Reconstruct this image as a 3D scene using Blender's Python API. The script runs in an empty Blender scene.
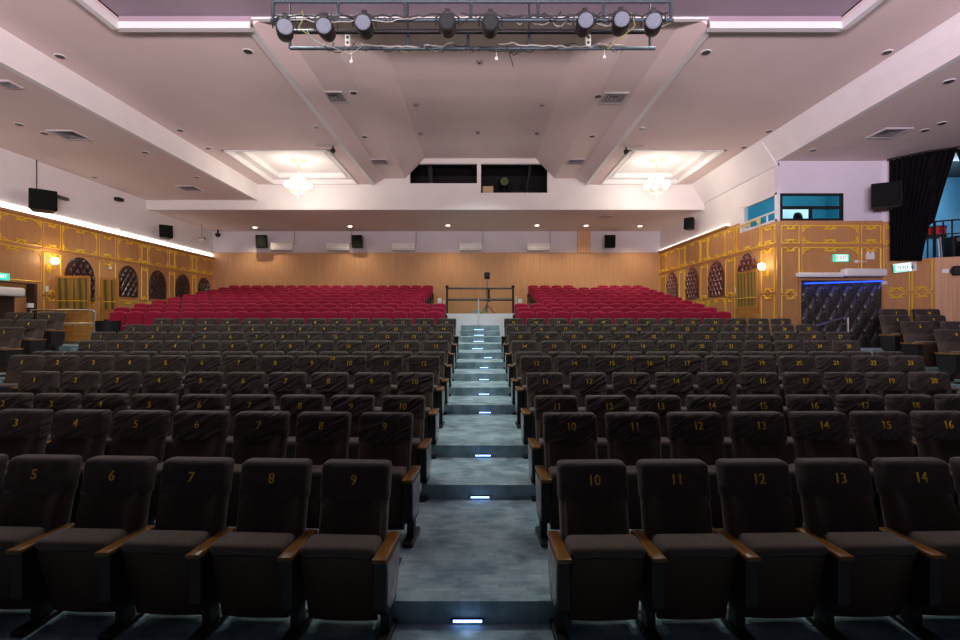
import bpy, bmesh, math, random
from mathutils import Vector, Matrix
random.seed(7)
C = bpy.context.scene.collection
EYE = 1.98            # camera height above the front floor
F = 500.0             # focal length in pixels (960 wide)
PI = math.pi

# ------------------------------------------------------------------ helpers
def PX(x, y, Y):      # survey helper: photo pixel at distance Y -> world point
    return Vector(((x-480)/F*Y, Y, EYE+(320-y)/F*Y))
def H(h): return EYE+h

def link(name, me, mat=None, parent=None, loc=None):
    o = bpy.data.objects.new(name, me); C.objects.link(o)
    if mat is not None and me is not None and not me.materials: me.materials.append(mat)
    if parent is not None: o.parent = parent
    if loc is not None: o.location = loc
    return o
def mesh(name, bm, mat=None, smooth=False):
    bmesh.ops.recalc_face_normals(bm, faces=bm.faces[:])
    me = bpy.data.meshes.new(name); bm.to_mesh(me); bm.free()
    if mat is not None: me.materials.append(mat)
    if smooth:
        for p in me.polygons: p.use_smooth = True
        try: me.set_sharp_from_angle(angle=math.radians(40))
        except Exception: pass
    return me
def obj(name, bm, mat=None, parent=None, loc=None, smooth=False):
    return link(name, mesh(name, bm, mat, smooth), None, parent, loc)
def tag(o, label, cat, group=None):
    o['label'] = label; o['category'] = cat
    if group: o['group'] = group
    return o
def thing(name, label, cat, loc=(0,0,0), rz=0, group=None):
    o = bpy.data.objects.new(name, None); C.objects.link(o)
    o.empty_display_size = .1
    o.location = loc; o.rotation_euler = (0,0,rz)
    return tag(o, label, cat, group)
def struct(name, bm, mat, parent=None, smooth=False, label=None):
    o = obj(name, bm, mat, parent, smooth=smooth)
    if parent is None: o['kind'] = 'structure'
    if label: o['label'] = label
    return o
def B(): return bmesh.new()
def box(bm, x0, x1, y0, y1, z0, z1):
    v = [bm.verts.new(p) for p in ((x0,y0,z0),(x1,y0,z0),(x1,y1,z0),(x0,y1,z0),(x0,y0,z1),(x1,y0,z1),(x1,y1,z1),(x0,y1,z1))]
    for f in ((0,3,2,1),(4,5,6,7),(0,1,5,4),(1,2,6,5),(2,3,7,6),(3,0,4,7)):
        bm.faces.new([v[i] for i in f])
    return bm
def rbox(bm, x0, x1, y0, y1, z0, z1, r=.02, seg=3):
    t = B(); box(t, x0,x1,y0,y1,z0,z1)
    bmesh.ops.bevel(t, geom=t.edges[:]+t.verts[:], offset=r, segments=seg, profile=.5, affect='EDGES')
    merge(bm, t); return bm
def merge(bm, t, M=None):
    mp = {}
    for v in t.verts: mp[v] = bm.verts.new(M @ v.co if M is not None else v.co)
    for f in t.faces:
        try: bm.faces.new([mp[v] for v in f.verts])
        except ValueError: pass
    t.free()
def prism(bm, poly, axis, a, b):      # poly of 2-d points, extruded along axis from a to b
    def P(p, t):
        if axis == 'x': return (t, p[0], p[1])
        if axis == 'y': return (p[0], t, p[1])
        return (p[0], p[1], t)
    A = [bm.verts.new(P(p,a)) for p in poly]; Z = [bm.verts.new(P(p,b)) for p in poly]
    n = len(poly)
    bm.faces.new(A); bm.faces.new(Z[::-1])
    for i in range(n): bm.faces.new((A[i],A[(i+1)%n],Z[(i+1)%n],Z[i]))
    return bm
def hexa(bm, lo, hi):                 # eight corners: two quads
    v = [bm.verts.new(p) for p in list(lo)+list(hi)]
    for f in ((0,3,2,1),(4,5,6,7),(0,1,5,4),(1,2,6,5),(2,3,7,6),(3,0,4,7)):
        bm.faces.new([v[i] for i in f])
    return bm
def tube(bm, pts, r, seg=8, close=False, caps=True):
    pts = [Vector(p) for p in pts]; n = len(pts); rings = []
    up0 = None
    for i, p in enumerate(pts):
        if close: d = pts[(i+1)%n]-pts[i-1]
        else: d = pts[min(i+1,n-1)]-pts[max(i-1,0)]
        d.normalize()
        if up0 is None or abs(d.dot(up0)) > .95: up0 = Vector((0,0,1)) if abs(d.z) < .9 else Vector((1,0,0))
        s = d.cross(up0).normalized(); u = s.cross(d).normalized(); up0 = u
        rings.append([bm.verts.new(p+s*(r*math.cos(2*PI*k/seg))+u*(r*math.sin(2*PI*k/seg))) for k in range(seg)])
    m = n if close else n-1
    for i in range(m):
        a, b = rings[i], rings[(i+1)%n]
        for k in range(seg): bm.faces.new((a[k],a[(k+1)%seg],b[(k+1)%seg],b[k]))
    if caps and not close:
        bm.faces.new(rings[0][::-1]); bm.faces.new(rings[-1])
    return bm
def lathe(bm, prof, c=(0,0,0), axis='z', seg=20, M=None):   # prof: (radius, height)
    t = B(); rings = []
    for r, h in prof:
        ring = []
        for k in range(seg):
            a = 2*PI*k/seg; x, y = r*math.cos(a), r*math.sin(a)
            p = (x,y,h) if axis=='z' else ((x,h,y) if axis=='y' else (h,x,y))
            ring.append(t.verts.new(Vector(p)+Vector(c)))
        rings.append(ring)
    for a, b in zip(rings, rings[1:]):
        for k in range(seg): t.faces.new((a[k],a[(k+1)%seg],b[(k+1)%seg],b[k]))
    t.faces.new(rings[0][::-1]); t.faces.new(rings[-1])
    bmesh.ops.remove_doubles(t, verts=t.verts[:], dist=1e-5)
    merge(bm, t, M); return bm
def ball(bm, c, r, seg=14):
    lathe(bm, [(max(r*math.sin(PI*i/seg),1e-4), -r*math.cos(PI*i/seg)) for i in range(seg+1)], c, 'z', seg+4); return bm
def copy(o, parent=None, data_only=True):
    c = o.copy(); C.objects.link(c)
    if parent is not None: c.parent = parent
    return c
def copy_tree(o, parent=None):
    c = copy(o, parent)
    for ch in list(o.children): copy_tree(ch, c)
    return c
ORD = ['first','second','third','fourth','fifth','sixth','seventh','eighth','ninth','tenth','eleventh','twelfth','thirteenth','fourteenth','fifteenth','sixteenth','seventeenth','eighteenth','nineteenth','twentieth']

# ------------------------------------------------------------------ materials
def newmat(name):
    m = bpy.data.materials.new(name); m.use_nodes = True
    nt = m.node_tree; b = nt.nodes['Principled BSDF']
    return m, nt, b
def N(nt, t, **kw):
    n = nt.nodes.new(t)
    for k, v in kw.items():
        if k in n.inputs: n.inputs[k].default_value = v
        else: setattr(n, k, v)
    return n
def plain(name, col, rough=.5, metal=0, spec=.5):
    m, nt, b = newmat(name)
    b.inputs['Base Color'].default_value = (*col,1); b.inputs['Roughness'].default_value = rough
    b.inputs['Metallic'].default_value = metal; b.inputs['Specular IOR Level'].default_value = spec
    return m
def noisy(name, c1, c2, scale=8, rough=.7, stretch=(1,1,1), bump=0, bscale=None, spec=.4, detail=4, rand=0, sheen=0, contrast=None, coat=0):
    m, nt, b = newmat(name); L = nt.links.new
    tc = N(nt,'ShaderNodeTexCoord'); mp = N(nt,'ShaderNodeMapping'); mp.inputs['Scale'].default_value = stretch
    src = tc.outputs['Object']
    if rand:
        oi = N(nt,'ShaderNodeObjectInfo'); mu = N(nt,'ShaderNodeMath', operation='MULTIPLY'); mu.inputs[1].default_value = rand
        L(oi.outputs['Random'], mu.inputs[0])
        ad = N(nt,'ShaderNodeVectorMath', operation='ADD'); L(src, ad.inputs[0]); L(mu.outputs[0], ad.inputs[1]); src = ad.outputs[0]
    L(src, mp.inputs['Vector'])
    no = N(nt,'ShaderNodeTexNoise'); no.inputs['Scale'].default_value = scale; no.inputs['Detail'].default_value = detail
    L(mp.outputs[0], no.inputs['Vector'])
    cr = N(nt,'ShaderNodeValToRGB'); lo, hi = contrast or (.3,.7)
    cr.color_ramp.elements[0].position = lo; cr.color_ramp.elements[1].position = hi
    cr.color_ramp.elements[0].color = (*c1,1); cr.color_ramp.elements[1].color = (*c2,1)
    L(no.outputs['Fac'], cr.inputs[0]); L(cr.outputs[0], b.inputs['Base Color'])
    b.inputs['Roughness'].default_value = rough; b.inputs['Specular IOR Level'].default_value = spec
    if sheen: b.inputs['Sheen Weight'].default_value = sheen
    if coat: b.inputs['Coat Weight'].default_value = coat
    if bump:
        n2 = N(nt,'ShaderNodeTexNoise'); n2.inputs['Scale'].default_value = bscale or scale*3; L(mp.outputs[0], n2.inputs['Vector'])
        bp = N(nt,'ShaderNodeBump'); bp.inputs['Strength'].default_value = bump; bp.inputs['Distance'].default_value = .02
        L(n2.outputs['Fac'], bp.inputs['Height']); L(bp.outputs[0], b.inputs['Normal'])
    return m
def emit(name, col, s):
    m, nt, b = newmat(name); b.inputs['Base Color'].default_value = (*col,1)
    b.inputs['Emission Color'].default_value = (*col,1); b.inputs['Emission Strength'].default_value = s
    return m

fabric = noisy('dark seat fabric', (.074,.056,.041), (.104,.080,.060), 60, .95, bump=.15, bscale=200, spec=.15, sheen=.25)
cushion_fabric = noisy('dark cushion fabric', (.086,.067,.051), (.118,.094,.073), 50, .95, bump=.15, bscale=200, spec=.15, sheen=.25)
def cover_mat(name='loose dark seat cover', st=.8):
    m = noisy(name, (.040,.031,.025), (.060,.047,.037), 14, .75, rand=37, spec=.3, sheen=.15)
    nt = m.node_tree; L = nt.links.new; b = nt.nodes['Principled BSDF']
    mp = [n for n in nt.nodes if n.type=='MAPPING'][0]
    m1 = N(nt,'ShaderNodeMapping'); m1.inputs['Rotation'].default_value = (0,.55,0); L(mp.outputs[0], m1.inputs['Vector'])
    m2 = N(nt,'ShaderNodeMapping'); m2.inputs['Scale'].default_value = (.7,.7,2.6)
    L(m1.outputs[0], m2.inputs['Vector'])
    n2 = N(nt,'ShaderNodeTexNoise'); n2.inputs['Scale'].default_value = 3.6; n2.inputs['Detail'].default_value = 1.0; n2.inputs['Distortion'].default_value = 1.6
    L(m2.outputs[0], n2.inputs['Vector'])
    bp = N(nt,'ShaderNodeBump'); bp.inputs['Strength'].default_value = st; bp.inputs['Distance'].default_value = .05
    L(n2.outputs['Fac'], bp.inputs['Height']); L(bp.outputs[0], b.inputs['Normal'])
    return m
cover_fabric = cover_mat(); cover_smooth = cover_mat('smooth dark seat cover', .15)
red_fabric = noisy('crimson seat fabric', (.25,.004,.030), (.33,.009,.044), 40, .9, spec=.2, sheen=.15, rand=11)
wood_arm = noisy('varnished armrest wood', (.15,.062,.008), (.27,.12,.018), 14, .28, stretch=(6,.8,6), spec=.5)
panel_wood = noisy('dark seat panel wood', (.062,.030,.018), (.090,.046,.027), 20, .5, stretch=(8,8,.6), spec=.35)
black_metal = plain('black powder coated metal', (.012,.012,.014), .5)
gold_num = plain('yellow embroidered numeral', (.78,.50,.03), .7)
wood_wall = noisy('brown wall veneer', (.42,.205,.075), (.55,.285,.112), 4, .5, stretch=(12,12,.5), spec=.35)
wood_back = noisy('light oak wall boards', (.54,.30,.15), (.67,.39,.205), 3, .5, stretch=(7,7,.25), spec=.35)
wood_door = noisy('honey door wood', (.36,.17,.035), (.54,.27,.06), 5, .4, stretch=(10,10,.6), spec=.4)
gold = plain('gilt moulding', (.86,.56,.035), .4, .0)
plaster = noisy('white plaster', (.72,.69,.68), (.76,.73,.72), 1.5, .9, spec=.2)
lilac = noisy('pale lilac plaster', (.64,.60,.66), (.68,.64,.70), 1.5, .9, spec=.2)
ceil_m = noisy('pinkish white ceiling paint', (.67,.545,.515), (.72,.595,.565), .6, .92, spec=.15)
ceil_dark = noisy('dark mauve stage ceiling', (.27,.215,.26), (.32,.26,.305), .6, .92, spec=.15)  # darker and more purple than the main ceiling
trim_m = plain('white trim paint', (.68,.67,.67), .6)
ac_white = plain('white plastic', (.80,.79,.76), .4)
dark_plastic = plain('black plastic', (.010,.010,.011), .6, 0, .3)
grille_m = noisy('dark speaker grille', (.004,.0045,.0045), (.013,.014,.013), 120, .8, spec=.08)
chrome = plain('brushed steel', (.72,.70,.66), .3, 1)
leather = noisy('dark brown tufted leather', (.028,.012,.010), (.055,.024,.020), 9, .28, spec=.6)
leather_red = noisy('burgundy tufted leather', (.09,.022,.018), (.16,.045,.035), 9, .30, spec=.6)
leather_black = noisy('black padded leather', (.030,.026,.024), (.055,.048,.043), 7, .36, spec=.6)
curtain_m = noisy('black stage curtain velvet', (.0025,.0025,.003), (.006,.006,.0065), 20, .9, spec=.1)
dark_void = plain('near black interior', (.012,.011,.014), .9)  # near black surfaces inside the booth and stage box
olive = None
def stripes():
    m, nt, b = newmat('olive and gold striped curtain'); L = nt.links.new
    tc = N(nt,'ShaderNodeTexCoord'); w = N(nt,'ShaderNodeTexWave'); w.inputs['Scale'].default_value = 3.2; w.inputs['Distortion'].default_value = 1.2
    mp = N(nt,'ShaderNodeMapping'); mp.inputs['Scale'].default_value = (1,1,.05); L(tc.outputs['Object'], mp.inputs[0]); L(mp.outputs[0], w.inputs['Vector'])
    w.bands_direction = 'DIAGONAL'
    cr = N(nt,'ShaderNodeValToRGB'); cr.color_ramp.elements[0].color = (.10,.085,.015,1); cr.color_ramp.elements[1].color = (.34,.22,.04,1)
    L(w.outputs['Fac'], cr.inputs[0]); L(cr.outputs[0], b.inputs['Base Color']); b.inputs['Roughness'].default_value = .7
    return m
olive = stripes()
def carpet():
    m, nt, b = newmat('blue grey mottled carpet tile'); L = nt.links.new
    tc = N(nt,'ShaderNodeTexCoord')
    mp = N(nt,'ShaderNodeMapping'); mp.inputs['Scale'].default_value = (1.0,1.0,1.0); L(tc.outputs['Object'], mp.inputs[0])
    br = N(nt,'ShaderNodeTexBrick'); br.inputs['Scale'].default_value = 3.0; br.inputs['Color1'].default_value = (.165,.27,.305,1); br.inputs['Color2'].default_value = (.385,.54,.585,1)
    br.inputs['Mortar'].default_value = (.28,.37,.39,1); br.inputs['Mortar Size'].default_value = .006; br.inputs['Bias'].default_value = .1; br.inputs['Brick Width'].default_value = .38; br.inputs['Row Height'].default_value = .13
    L(mp.outputs[0], br.inputs['Vector'])
    no = N(nt,'ShaderNodeTexNoise'); no.inputs['Scale'].default_value = 4; no.inputs['Detail'].default_value = 6; L(tc.outputs['Object'], no.inputs['Vector'])
    cr = N(nt,'ShaderNodeValToRGB'); cr.color_ramp.elements[0].position = .36; cr.color_ramp.elements[1].position = .62
    cr.color_ramp.elements[0].color = (.13,.215,.245,1); cr.color_ramp.elements[1].color = (.42,.55,.59,1); L(no.outputs['Fac'], cr.inputs[0])
    mx = N(nt,'ShaderNodeMix', data_type='RGBA'); mx.inputs[0].default_value = .52
    L(br.outputs['Color'], mx.inputs[6]); L(cr.outputs[0], mx.inputs[7]); L(mx.outputs[2], b.inputs['Base Color'])
    n3 = N(nt,'ShaderNodeTexNoise'); n3.inputs['Scale'].default_value = 180; L(tc.outputs['Object'], n3.inputs['Vector'])
    bp = N(nt,'ShaderNodeBump'); bp.inputs['Strength'].default_value = .3; bp.inputs['Distance'].default_value = .01; L(n3.outputs['Fac'], bp.inputs['Height']); L(bp.outputs[0], b.inputs['Normal'])
    b.inputs['Roughness'].default_value = .95; b.inputs['Specular IOR Level'].default_value = .1
    return m
carpet_m = carpet()
def inset():
    m = noisy('pale patterned end panel', (.22,.21,.20), (.48,.46,.44), 12, .3, contrast=(.35,.65))
    return m
inset_m = inset()
glass_m, nt_, b_ = newmat('tinted glass'); b_.inputs['Transmission Weight'].default_value = 1; b_.inputs['Roughness'].default_value = .02; b_.inputs['Base Color'].default_value = (.75,.9,.95,1); b_.inputs['IOR'].default_value = 1.05
lens_m = noisy('pale LED lens', (.08,.10,.13), (.17,.20,.25), 60, .35, spec=.6)
globe_m = emit('lit opal glass globe', (1,.92,.82), 4.5)
cove_m = emit('lit cove diffuser', (1,.93,.85), 3.2)
down_m = emit('lit downlight lamp', (1,.86,.66), 14)
sconce_m = emit('lit sconce shade', (1,.78,.45), 9)
step_m = emit('lit blue step LED', (.30,.50,1), 5)
blue_led = emit('lit blue LED strip', (.02,.08,1), 2.2)
exit_green = emit('lit green exit sign', (.05,.62,.42), .9)
exit_white = emit('lit white exit sign lettering', (.85,1,.95), 1.5)
exit_dim = emit('lit pale sign face', (.75,.98,.90), .75)
green_ink = plain('dark green lettering', (.01,.12,.08), .6)

# ------------------------------------------------------------------ lettering
def text_bm(s, size=.1, depth=.003, align='CENTER'):
    cu = bpy.data.curves.new('t','FONT'); cu.body = s; cu.size = size; cu.extrude = depth; cu.align_x = align; cu.align_y = 'CENTER'; cu.resolution_u = 3
    o = bpy.data.objects.new('t', cu); me = bpy.data.meshes.new_from_object(o)
    bm = B(); bm.from_mesh(me); bpy.data.objects.remove(o); bpy.data.curves.remove(cu); bpy.data.meshes.remove(me)
    for v in bm.verts: v.co = Vector((v.co.x, -v.co.z, v.co.y))   # upright, facing -Y
    return bm

# ------------------------------------------------------------------ theatre seats
SL = .22
def yf(z): return -.03+(z-.9)*SL
def pad(w, z0, z1, thick, dent, off=0, nz=14, wr=0, seed=0, r=.035, bottom=True, arch=0, hem=0):
    """upholstered back: closed rounded cross-sections stacked from z0 to z1, leaning with the chair"""
    rnd = random.Random(seed); bm = B(); rings = []
    ph = [rnd.uniform(0,6.3) for _ in range(6)]
    zs = [(z0+(z1-r-z0)*i/nz, 0, 0) for i in range(nz+1)]
    for k in range(1,5):
        a = PI/2*k/4; zs.append((z1-r+r*math.sin(a), r*(1-math.cos(a)), 1))
    xs = [-1+2*j/10 for j in range(11)]
    for z, ins, top in zs:
        hw = w/2+off-ins*.9; ty = thick/2+off-ins*.8; yc = yf(z)+thick/2
        ring = []
        cr = min(.03, ty*.9, hw*.5)
        for x in xs:                                    # front, left to right
            X = x*(hw-cr); d = 0
            if dent:
                s = min(1, max(0, (.80-z)/.10)); e = min(1, max(0, (abs(X)-.10)/.08)); e = e*e*(3-2*e)
                d = -.030*s*e*(1-.3*max(0,(z-.6))) + .012*s*(1-e)
            w_ = 0
            if wr: w_ = wr*(math.sin(9*X+14*z+ph[0])+.8*math.sin(17*X-21*z+ph[1])+.5*math.sin(31*X+9*z+ph[2]))
            zz = z+(arch*(1-x*x) if top else arch*(1-x*x)*max(0,(z-z0)/(z1-z0)))
            if hem and z == z0: zz += hem*math.sin(11*X+ph[3])
            ring.append(bm.verts.new((X, yc-ty+d+w_, zz)))
        for k in range(1,4):
            a = -PI/2+PI/2*k/4; ring.append(bm.verts.new((hw-cr+cr*math.cos(a), yc-ty+cr+cr*math.sin(a), z)))
        ring.append(bm.verts.new((hw, yc, z))) 
        for k in range(0,4):
            a = PI/2*k/3; ring.append(bm.verts.new((hw-cr+cr*math.cos(a), yc+ty-cr+cr*math.sin(a), z)))
        for x in (.5,0,-.5): ring.append(bm.verts.new((x*(hw-cr), yc+ty, z+arch*(1-x*x)*max(0,(z-z0)/(z1-z0)))))
        for k in range(0,4):
            a = PI/2+PI/2*k/3; ring.append(bm.verts.new((-hw+cr+cr*math.cos(a), yc+ty-cr+cr*math.sin(a), z)))
        ring.append(bm.verts.new((-hw, yc, z)))
        for k in range(1,4):
            a = PI+PI/2*k/4; ring.append(bm.verts.new((-hw+cr+cr*math.cos(a), yc-ty+cr+cr*math.sin(a), z)))
        rings.append(ring)
    n = len(rings[0])
    for a, b in zip(rings, rings[1:]):
        for k in range(n): bm.faces.new((a[k],a[(k+1)%n],b[(k+1)%n],b[k]))
    if bottom: bm.faces.new(rings[0][::-1])
    bm.faces.new(rings[-1])
    return bm
W = .462
me_back = mesh('backrest', pad(W, .40, .985, .115, True, nz=18), fabric, True)
me_cover = [mesh('headrest_cover', pad(W, .755, .992, .118, False, off=.006, nz=10, wr=.0022, seed=s, bottom=False, hem=.004), cover_fabric, True) for s in range(6)]
me_cover0 = [mesh('headrest_cover', pad(W, .755, .992, .118, False, off=.006, nz=10, wr=.0008, seed=s, bottom=False, hem=.003), cover_smooth, True) for s in range(3)]
def cushion_bm():
    bm = B(); n = 8
    # tipped-up seat: rounded front edge on top, bowed across the width
    t = B(); rbox(t, -.236,.236, -.405,-.185, .512,.584, .036, 4)
    for v in t.verts:
        k = 1-(v.co.x/.236)**2
        if v.co.z > .54: v.co.z += .014*k
        v.co.y -= .020*k if v.co.y < -.3 else 0
    merge(bm, t)
    t = B(); rbox(t, -.225,.225, -.365,-.235, .075,.53, .03, 3)
    for v in t.verts: v.co.y += (.53-v.co.z)*.26
    merge(bm, t)
    return bm
me_cush = mesh('seat_cushion', cushion_bm(), cushion_fabric, True)
def panel_bm():
    bm = B(); n = 10; fr = []; bk = []
    for j in range(n+1):
        x = -.22+.44*j/n; k = 1-(x/.22)**2
        fr.append(((x, -.392-.018*k, .512+.012*k), (x, -.272-.014*k, .07)))
    vt = [bm.verts.new(a) for a,b in fr]; vb = [bm.verts.new(b) for a,b in fr]
    vt2 = [bm.verts.new((a[0],a[1]+.03,a[2])) for a,b in fr]; vb2 = [bm.verts.new((b[0],b[1]+.03,b[2])) for a,b in fr]
    for j in range(n):
        bm.faces.new((vt[j],vt[j+1],vb[j+1],vb[j])); bm.faces.new((vt2[j+1],vt2[j],vb2[j],vb2[j+1]))
        bm.faces.new((vt2[j],vt2[j+1],vt[j+1],vt[j])); bm.faces.new((vb[j],vb[j+1],vb2[j+1],vb2[j]))
    for j in (0,n): bm.faces.new((vt[j],vb[j],vb2[j],vt2[j]))
    return bm
me_panel = mesh('seat_panel', panel_bm(), panel_wood, False)
def frame_bm():
    bm = B()
    prism(bm, [(-.452,.528),(-.07,.528),(-.09,.32),(-.17,.17),(-.36,.16),(-.452,.24)], 'x', -.036,.036)
    box(bm, -.028,.028, -.335,-.235, .02,.2)
    rbox(bm, -.045,.045, -.46,-.10, 0,.035, .012, 2)
    for y in (-.42,-.14): lathe(bm, [(.010,.034),(.010,.042)], (0,y,0), 'z', 8)
    return bm
me_frame = mesh('side_frame', frame_bm(), black_metal)
def arm_bm():
    bm = B(); t = B(); rbox(t, -.045,.045, -.485,-.045, .525,.553, .010, 3)
    for v in t.verts: v.co.z += (v.co.y+.25)*-.02; v.co.x *= 1-.12*max(0,(v.co.y+.485)/.44)
    merge(bm, t); return bm
me_arm = mesh('armrest', arm_bm(), wood_arm, True)
def endp_bm(s):
    bm = B(); a = .036*s; b = .041*s
    prism(bm, [(-.42,.50),(-.10,.50),(-.115,.34),(-.18,.205),(-.35,.20),(-.42,.26)], 'x', min(a,b), max(a,b)); return bm
me_end = {s: mesh('end_panel', endp_bm(s), inset_m) for s in (-1,1)}
num_cache = {}
def num_mesh(n):
    if n not in num_cache:
        bm = text_bm(str(n), .098, .004); z0 = .885; y0 = yf(z0)-.017; a = math.atan(SL)
        for v in bm.verts:
            v.co.x *= .92
            z, y = v.co.z, v.co.y
            v.co.y = y0+z*math.sin(a)+y*math.cos(a); v.co.z = z0+z*math.cos(a)-y*math.sin(a)
        num_cache[n] = mesh('seat_number', bm, gold_num)
    return num_cache[n]
def arm_side(root, x, s_end=0):
    f = link('side_frame', me_frame, None, root, (x,0,0))
    link('armrest', me_arm, None, f)
    if s_end: e = link('end_panel', me_end[s_end], None, f); e['label'] = 'pale patterned inset panel facing the aisle'
    return f
cnt = 0
def grey_seat(x, y, z, rz, n, label, arms, group, sx=1):
    global cnt; cnt += 1
    t = thing('theatre_seat', label, 'theatre seat', (x,y,z), rz, group)
    if sx != 1: t.scale = (sx,1,1)
    link('backrest', me_back, None, t)
    c = link('headrest_cover', me_cover0[cnt%3] if 'front row' in label else me_cover[cnt%6], None, t)
    k = link('seat_number', num_mesh(n), None, c)
    if sx != 1: k.scale = (1/sx,1,1)
    s = link('seat_cushion', me_cush, None, t)
    link('seat_panel', me_panel, None, s)
    for ax, e in arms: arm_side(t, ax, e)
    return t

RZ = .147
LEVEL = [0,1,1,2,3,3,4,5,6,7]                      # platform under each row
ROWY = [3.46+1.0235*i for i in range(10)]
NL = [6,8,10,10,12,13,13,14,14,14]
NR = [6,8,9,10,11,12,12,13,13,13]
LASTN = [9,9,10,10,12,13,13,14,14,14]
rowname = ['front row']+[o+' row' for o in ORD[1:9]]+['last dark row']
for i in range(10):
    f = 1-i/9; z = LEVEL[i]*RZ
    pl, sl = .553+.020*f, .055*f
    pr, sr = .566+.004*f, .025*f
    dl = .860 if i == 0 else .845; dr = (.778,.808,.842)[i] if i < 3 else .848
    for k in range(NL[i]):
        d = dl+pl*k; n = LASTN[i]-k
        if n < 1: break
        arms = [(pl/2, 1 if k == 0 else 0)]
        if k == NL[i]-1: arms.append((-pl/2, 0))
        grey_seat(-d, ROWY[i]+sl*(d-.845), z, -math.atan(sl), n,
                  f'dark seat numbered {n}, {rowname[i]}, left of the centre aisle', arms, f'dark seats left of the aisle, {rowname[i]}')
    for k in range(NR[i]):
        d = dr+pr*k; n = LASTN[i]+1+k
        arms = [(-pr/2, -1 if k == 0 else 0)]
        if k == NR[i]-1: arms.append((pr/2, 0))
        grey_seat(d, ROWY[i]+sr*(d-.845), z, math.atan(sr), n,
                  f'dark seat numbered {n}, {rowname[i]}, right of the centre aisle', arms, f'dark seats right of the aisle, {rowname[i]}')

# side blocks of wide seats (Y, first X, floor below eye, count)
wing_floor = {}
def wing(side, rows, sname):
    names = ['nearest row','second row','third row','rear row'] if len(rows) == 4 else ['nearest row','second row','rear row']
    for r, (Y, X0, h, cnt_, pitch, first) in enumerate(rows):
        for k in range(cnt_):
            X = X0+side*pitch*k
            nm = ['end seat beside the steps','second seat from the steps','third seat from the steps'][k]
            arms = [(-.285*side, 0)]
            if k == cnt_-1: arms.append((.285*side,0))
            grey_seat(X, Y, H(h), side*.06, first+k*3 if side>0 else first+k*2, f'wide dark seat, {names[r]} of the {sname} side block, {nm}', arms, f'{sname} side block seats', 1.38)
wing(1, [(9.6,9.10,-1.17,1,.84,4),(10.5,9.20,-1.02,2,.84,5),(11.4,9.48,-.88,2,.82,6),(12.3,10.2,-.72,2,.80,7)], 'right')
wing(-1, [(10.5,-9.95,-1.14,1,.84,5),(11.4,-10.25,-.98,2,.80,4),(12.3,-10.56,-.80,2,.80,5)], 'left')

# ------------------------------------------------------------------ crimson seats
def red_back():
    return pad(.452, .36, .93, .10, False, nz=10, r=.05, arch=.022)
me_rback = mesh('backrest', red_back(), red_fabric, True)
def red_cush():
    bm = B(); t = B(); rbox(t, -.215,.215, -.34,-.19, .18,.56, .05, 4)
    for v in t.verts: v.co.y += (.5-v.co.z)*.2
    merge(bm, t); return bm
me_rcush = mesh('seat_cushion', red_cush(), red_fabric, True)
def red_frame():
    bm = B()
    prism(bm, [(-.38,.55),(-.02,.55),(-.05,.42),(-.16,.40),(-.16,.03),(-.28,.03),(-.28,.40),(-.36,.46)], 'x', -.022,.022)
    rbox(bm, -.035,.035, -.40,-.05, 0,.03, .01, 2); return bm
me_rframe = mesh('side_frame', red_frame(), black_metal)
def red_arm():
    bm = B(); rbox(bm, -.028,.028, -.40,-.02, .55,.58, .012, 2); return bm
me_rarm = mesh('armrest', red_arm(), black_metal)
def red_seat(x, y, z, label, group, xs):
    t = thing('crimson_seat', label, 'theatre seat', (x,y,z), 0, group)
    link('backrest', me_rback, None, t); link('seat_cushion', me_rcush, None, t)
    for ax in xs:
        fr = link('side_frame', me_rframe, None, t, (ax,0,0)); link('armrest', me_rarm, None, fr)
REDY = [14.2+.85*k for k in range(10)]
REDZ = [H(-.70+.141*k) for k in range(10)]
for k in range(10):
    xr = 12 if k < 3 else 10
    nm = ORD[k] if k < 9 else 'rearmost'
    for j in range(xr):
        if k == 9 and j in (4,5): continue          # two backs missing in the rear row
        side_ = 'from the right wall end'
        lab = f'crimson seat, {nm} crimson row, right block, {ORD[j]} seat counting from the aisle'
        xs = [-.254]+([.254] if j == xr-1 or (k == 9 and j == 3) else [])
        x = 6.9-.508*(xr-1-j)
        red_seat(x, REDY[k], REDZ[k], lab, 'crimson seats right of the railing', xs)
    xl = 19 if k == 0 else (20 if k < 3 else 18)
    for j in range(xl):
        x = (-1.30 if k < 3 else -2.28)-.4985*j
        lab = f'crimson seat, {nm} crimson row, left block, {ORD[j]} seat counting from the aisle'
        xs = [.249]+([-.249] if j == xl-1 else [])
        red_seat(x, REDY[k], REDZ[k], lab, 'crimson seats left of the railing', xs)

# ------------------------------------------------------------------ floors and platforms
XL, XR = -12.3, 8.28
bm = B(); box(bm, -14, 14, -3, 24, -.2, 0); struct('floor', bm, carpet_m)
def slab(x0, x1, y0, y1, z, z0=0):
    b = B(); box(b, x0,x1,y0,y1,z0,z); return struct('floor', b, carpet_m)
AX = .60
# seating terraces left and right of the aisle
edges = [ROWY[i]+.40 for i in range(10)]
seq = [(edges[0], edges[2], 1), (edges[2], edges[3], 2), (edges[3], edges[5], 3), (edges[5], edges[6], 4), (edges[6], edges[7], 5), (edges[7], edges[8], 6), (edges[8], 13.60, 7)]
def xwall_r(y): return 11.17
for y0, y1, l in seq:
    slab(-12.3, -AX, y0, y1, l*RZ)
    slab(AX, 11.5 if y1 < 13 else 11.17, y0, y1, l*RZ)
slab(8.28, 11.17, 13.60, 13.9, 7*RZ)
# aisle steps
RIS = [3.26,5.11,6.135,8.185,9.21,10.235,11.26,12.285,13.55,14.45,15.1,15.7]
for j, y in enumerate(RIS):
    y1 = RIS[j+1] if j < 11 else 17.0
    slab(-AX, AX, y, y1, (j+1)*RZ+(.011*(j-7) if j > 7 else 0))
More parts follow.
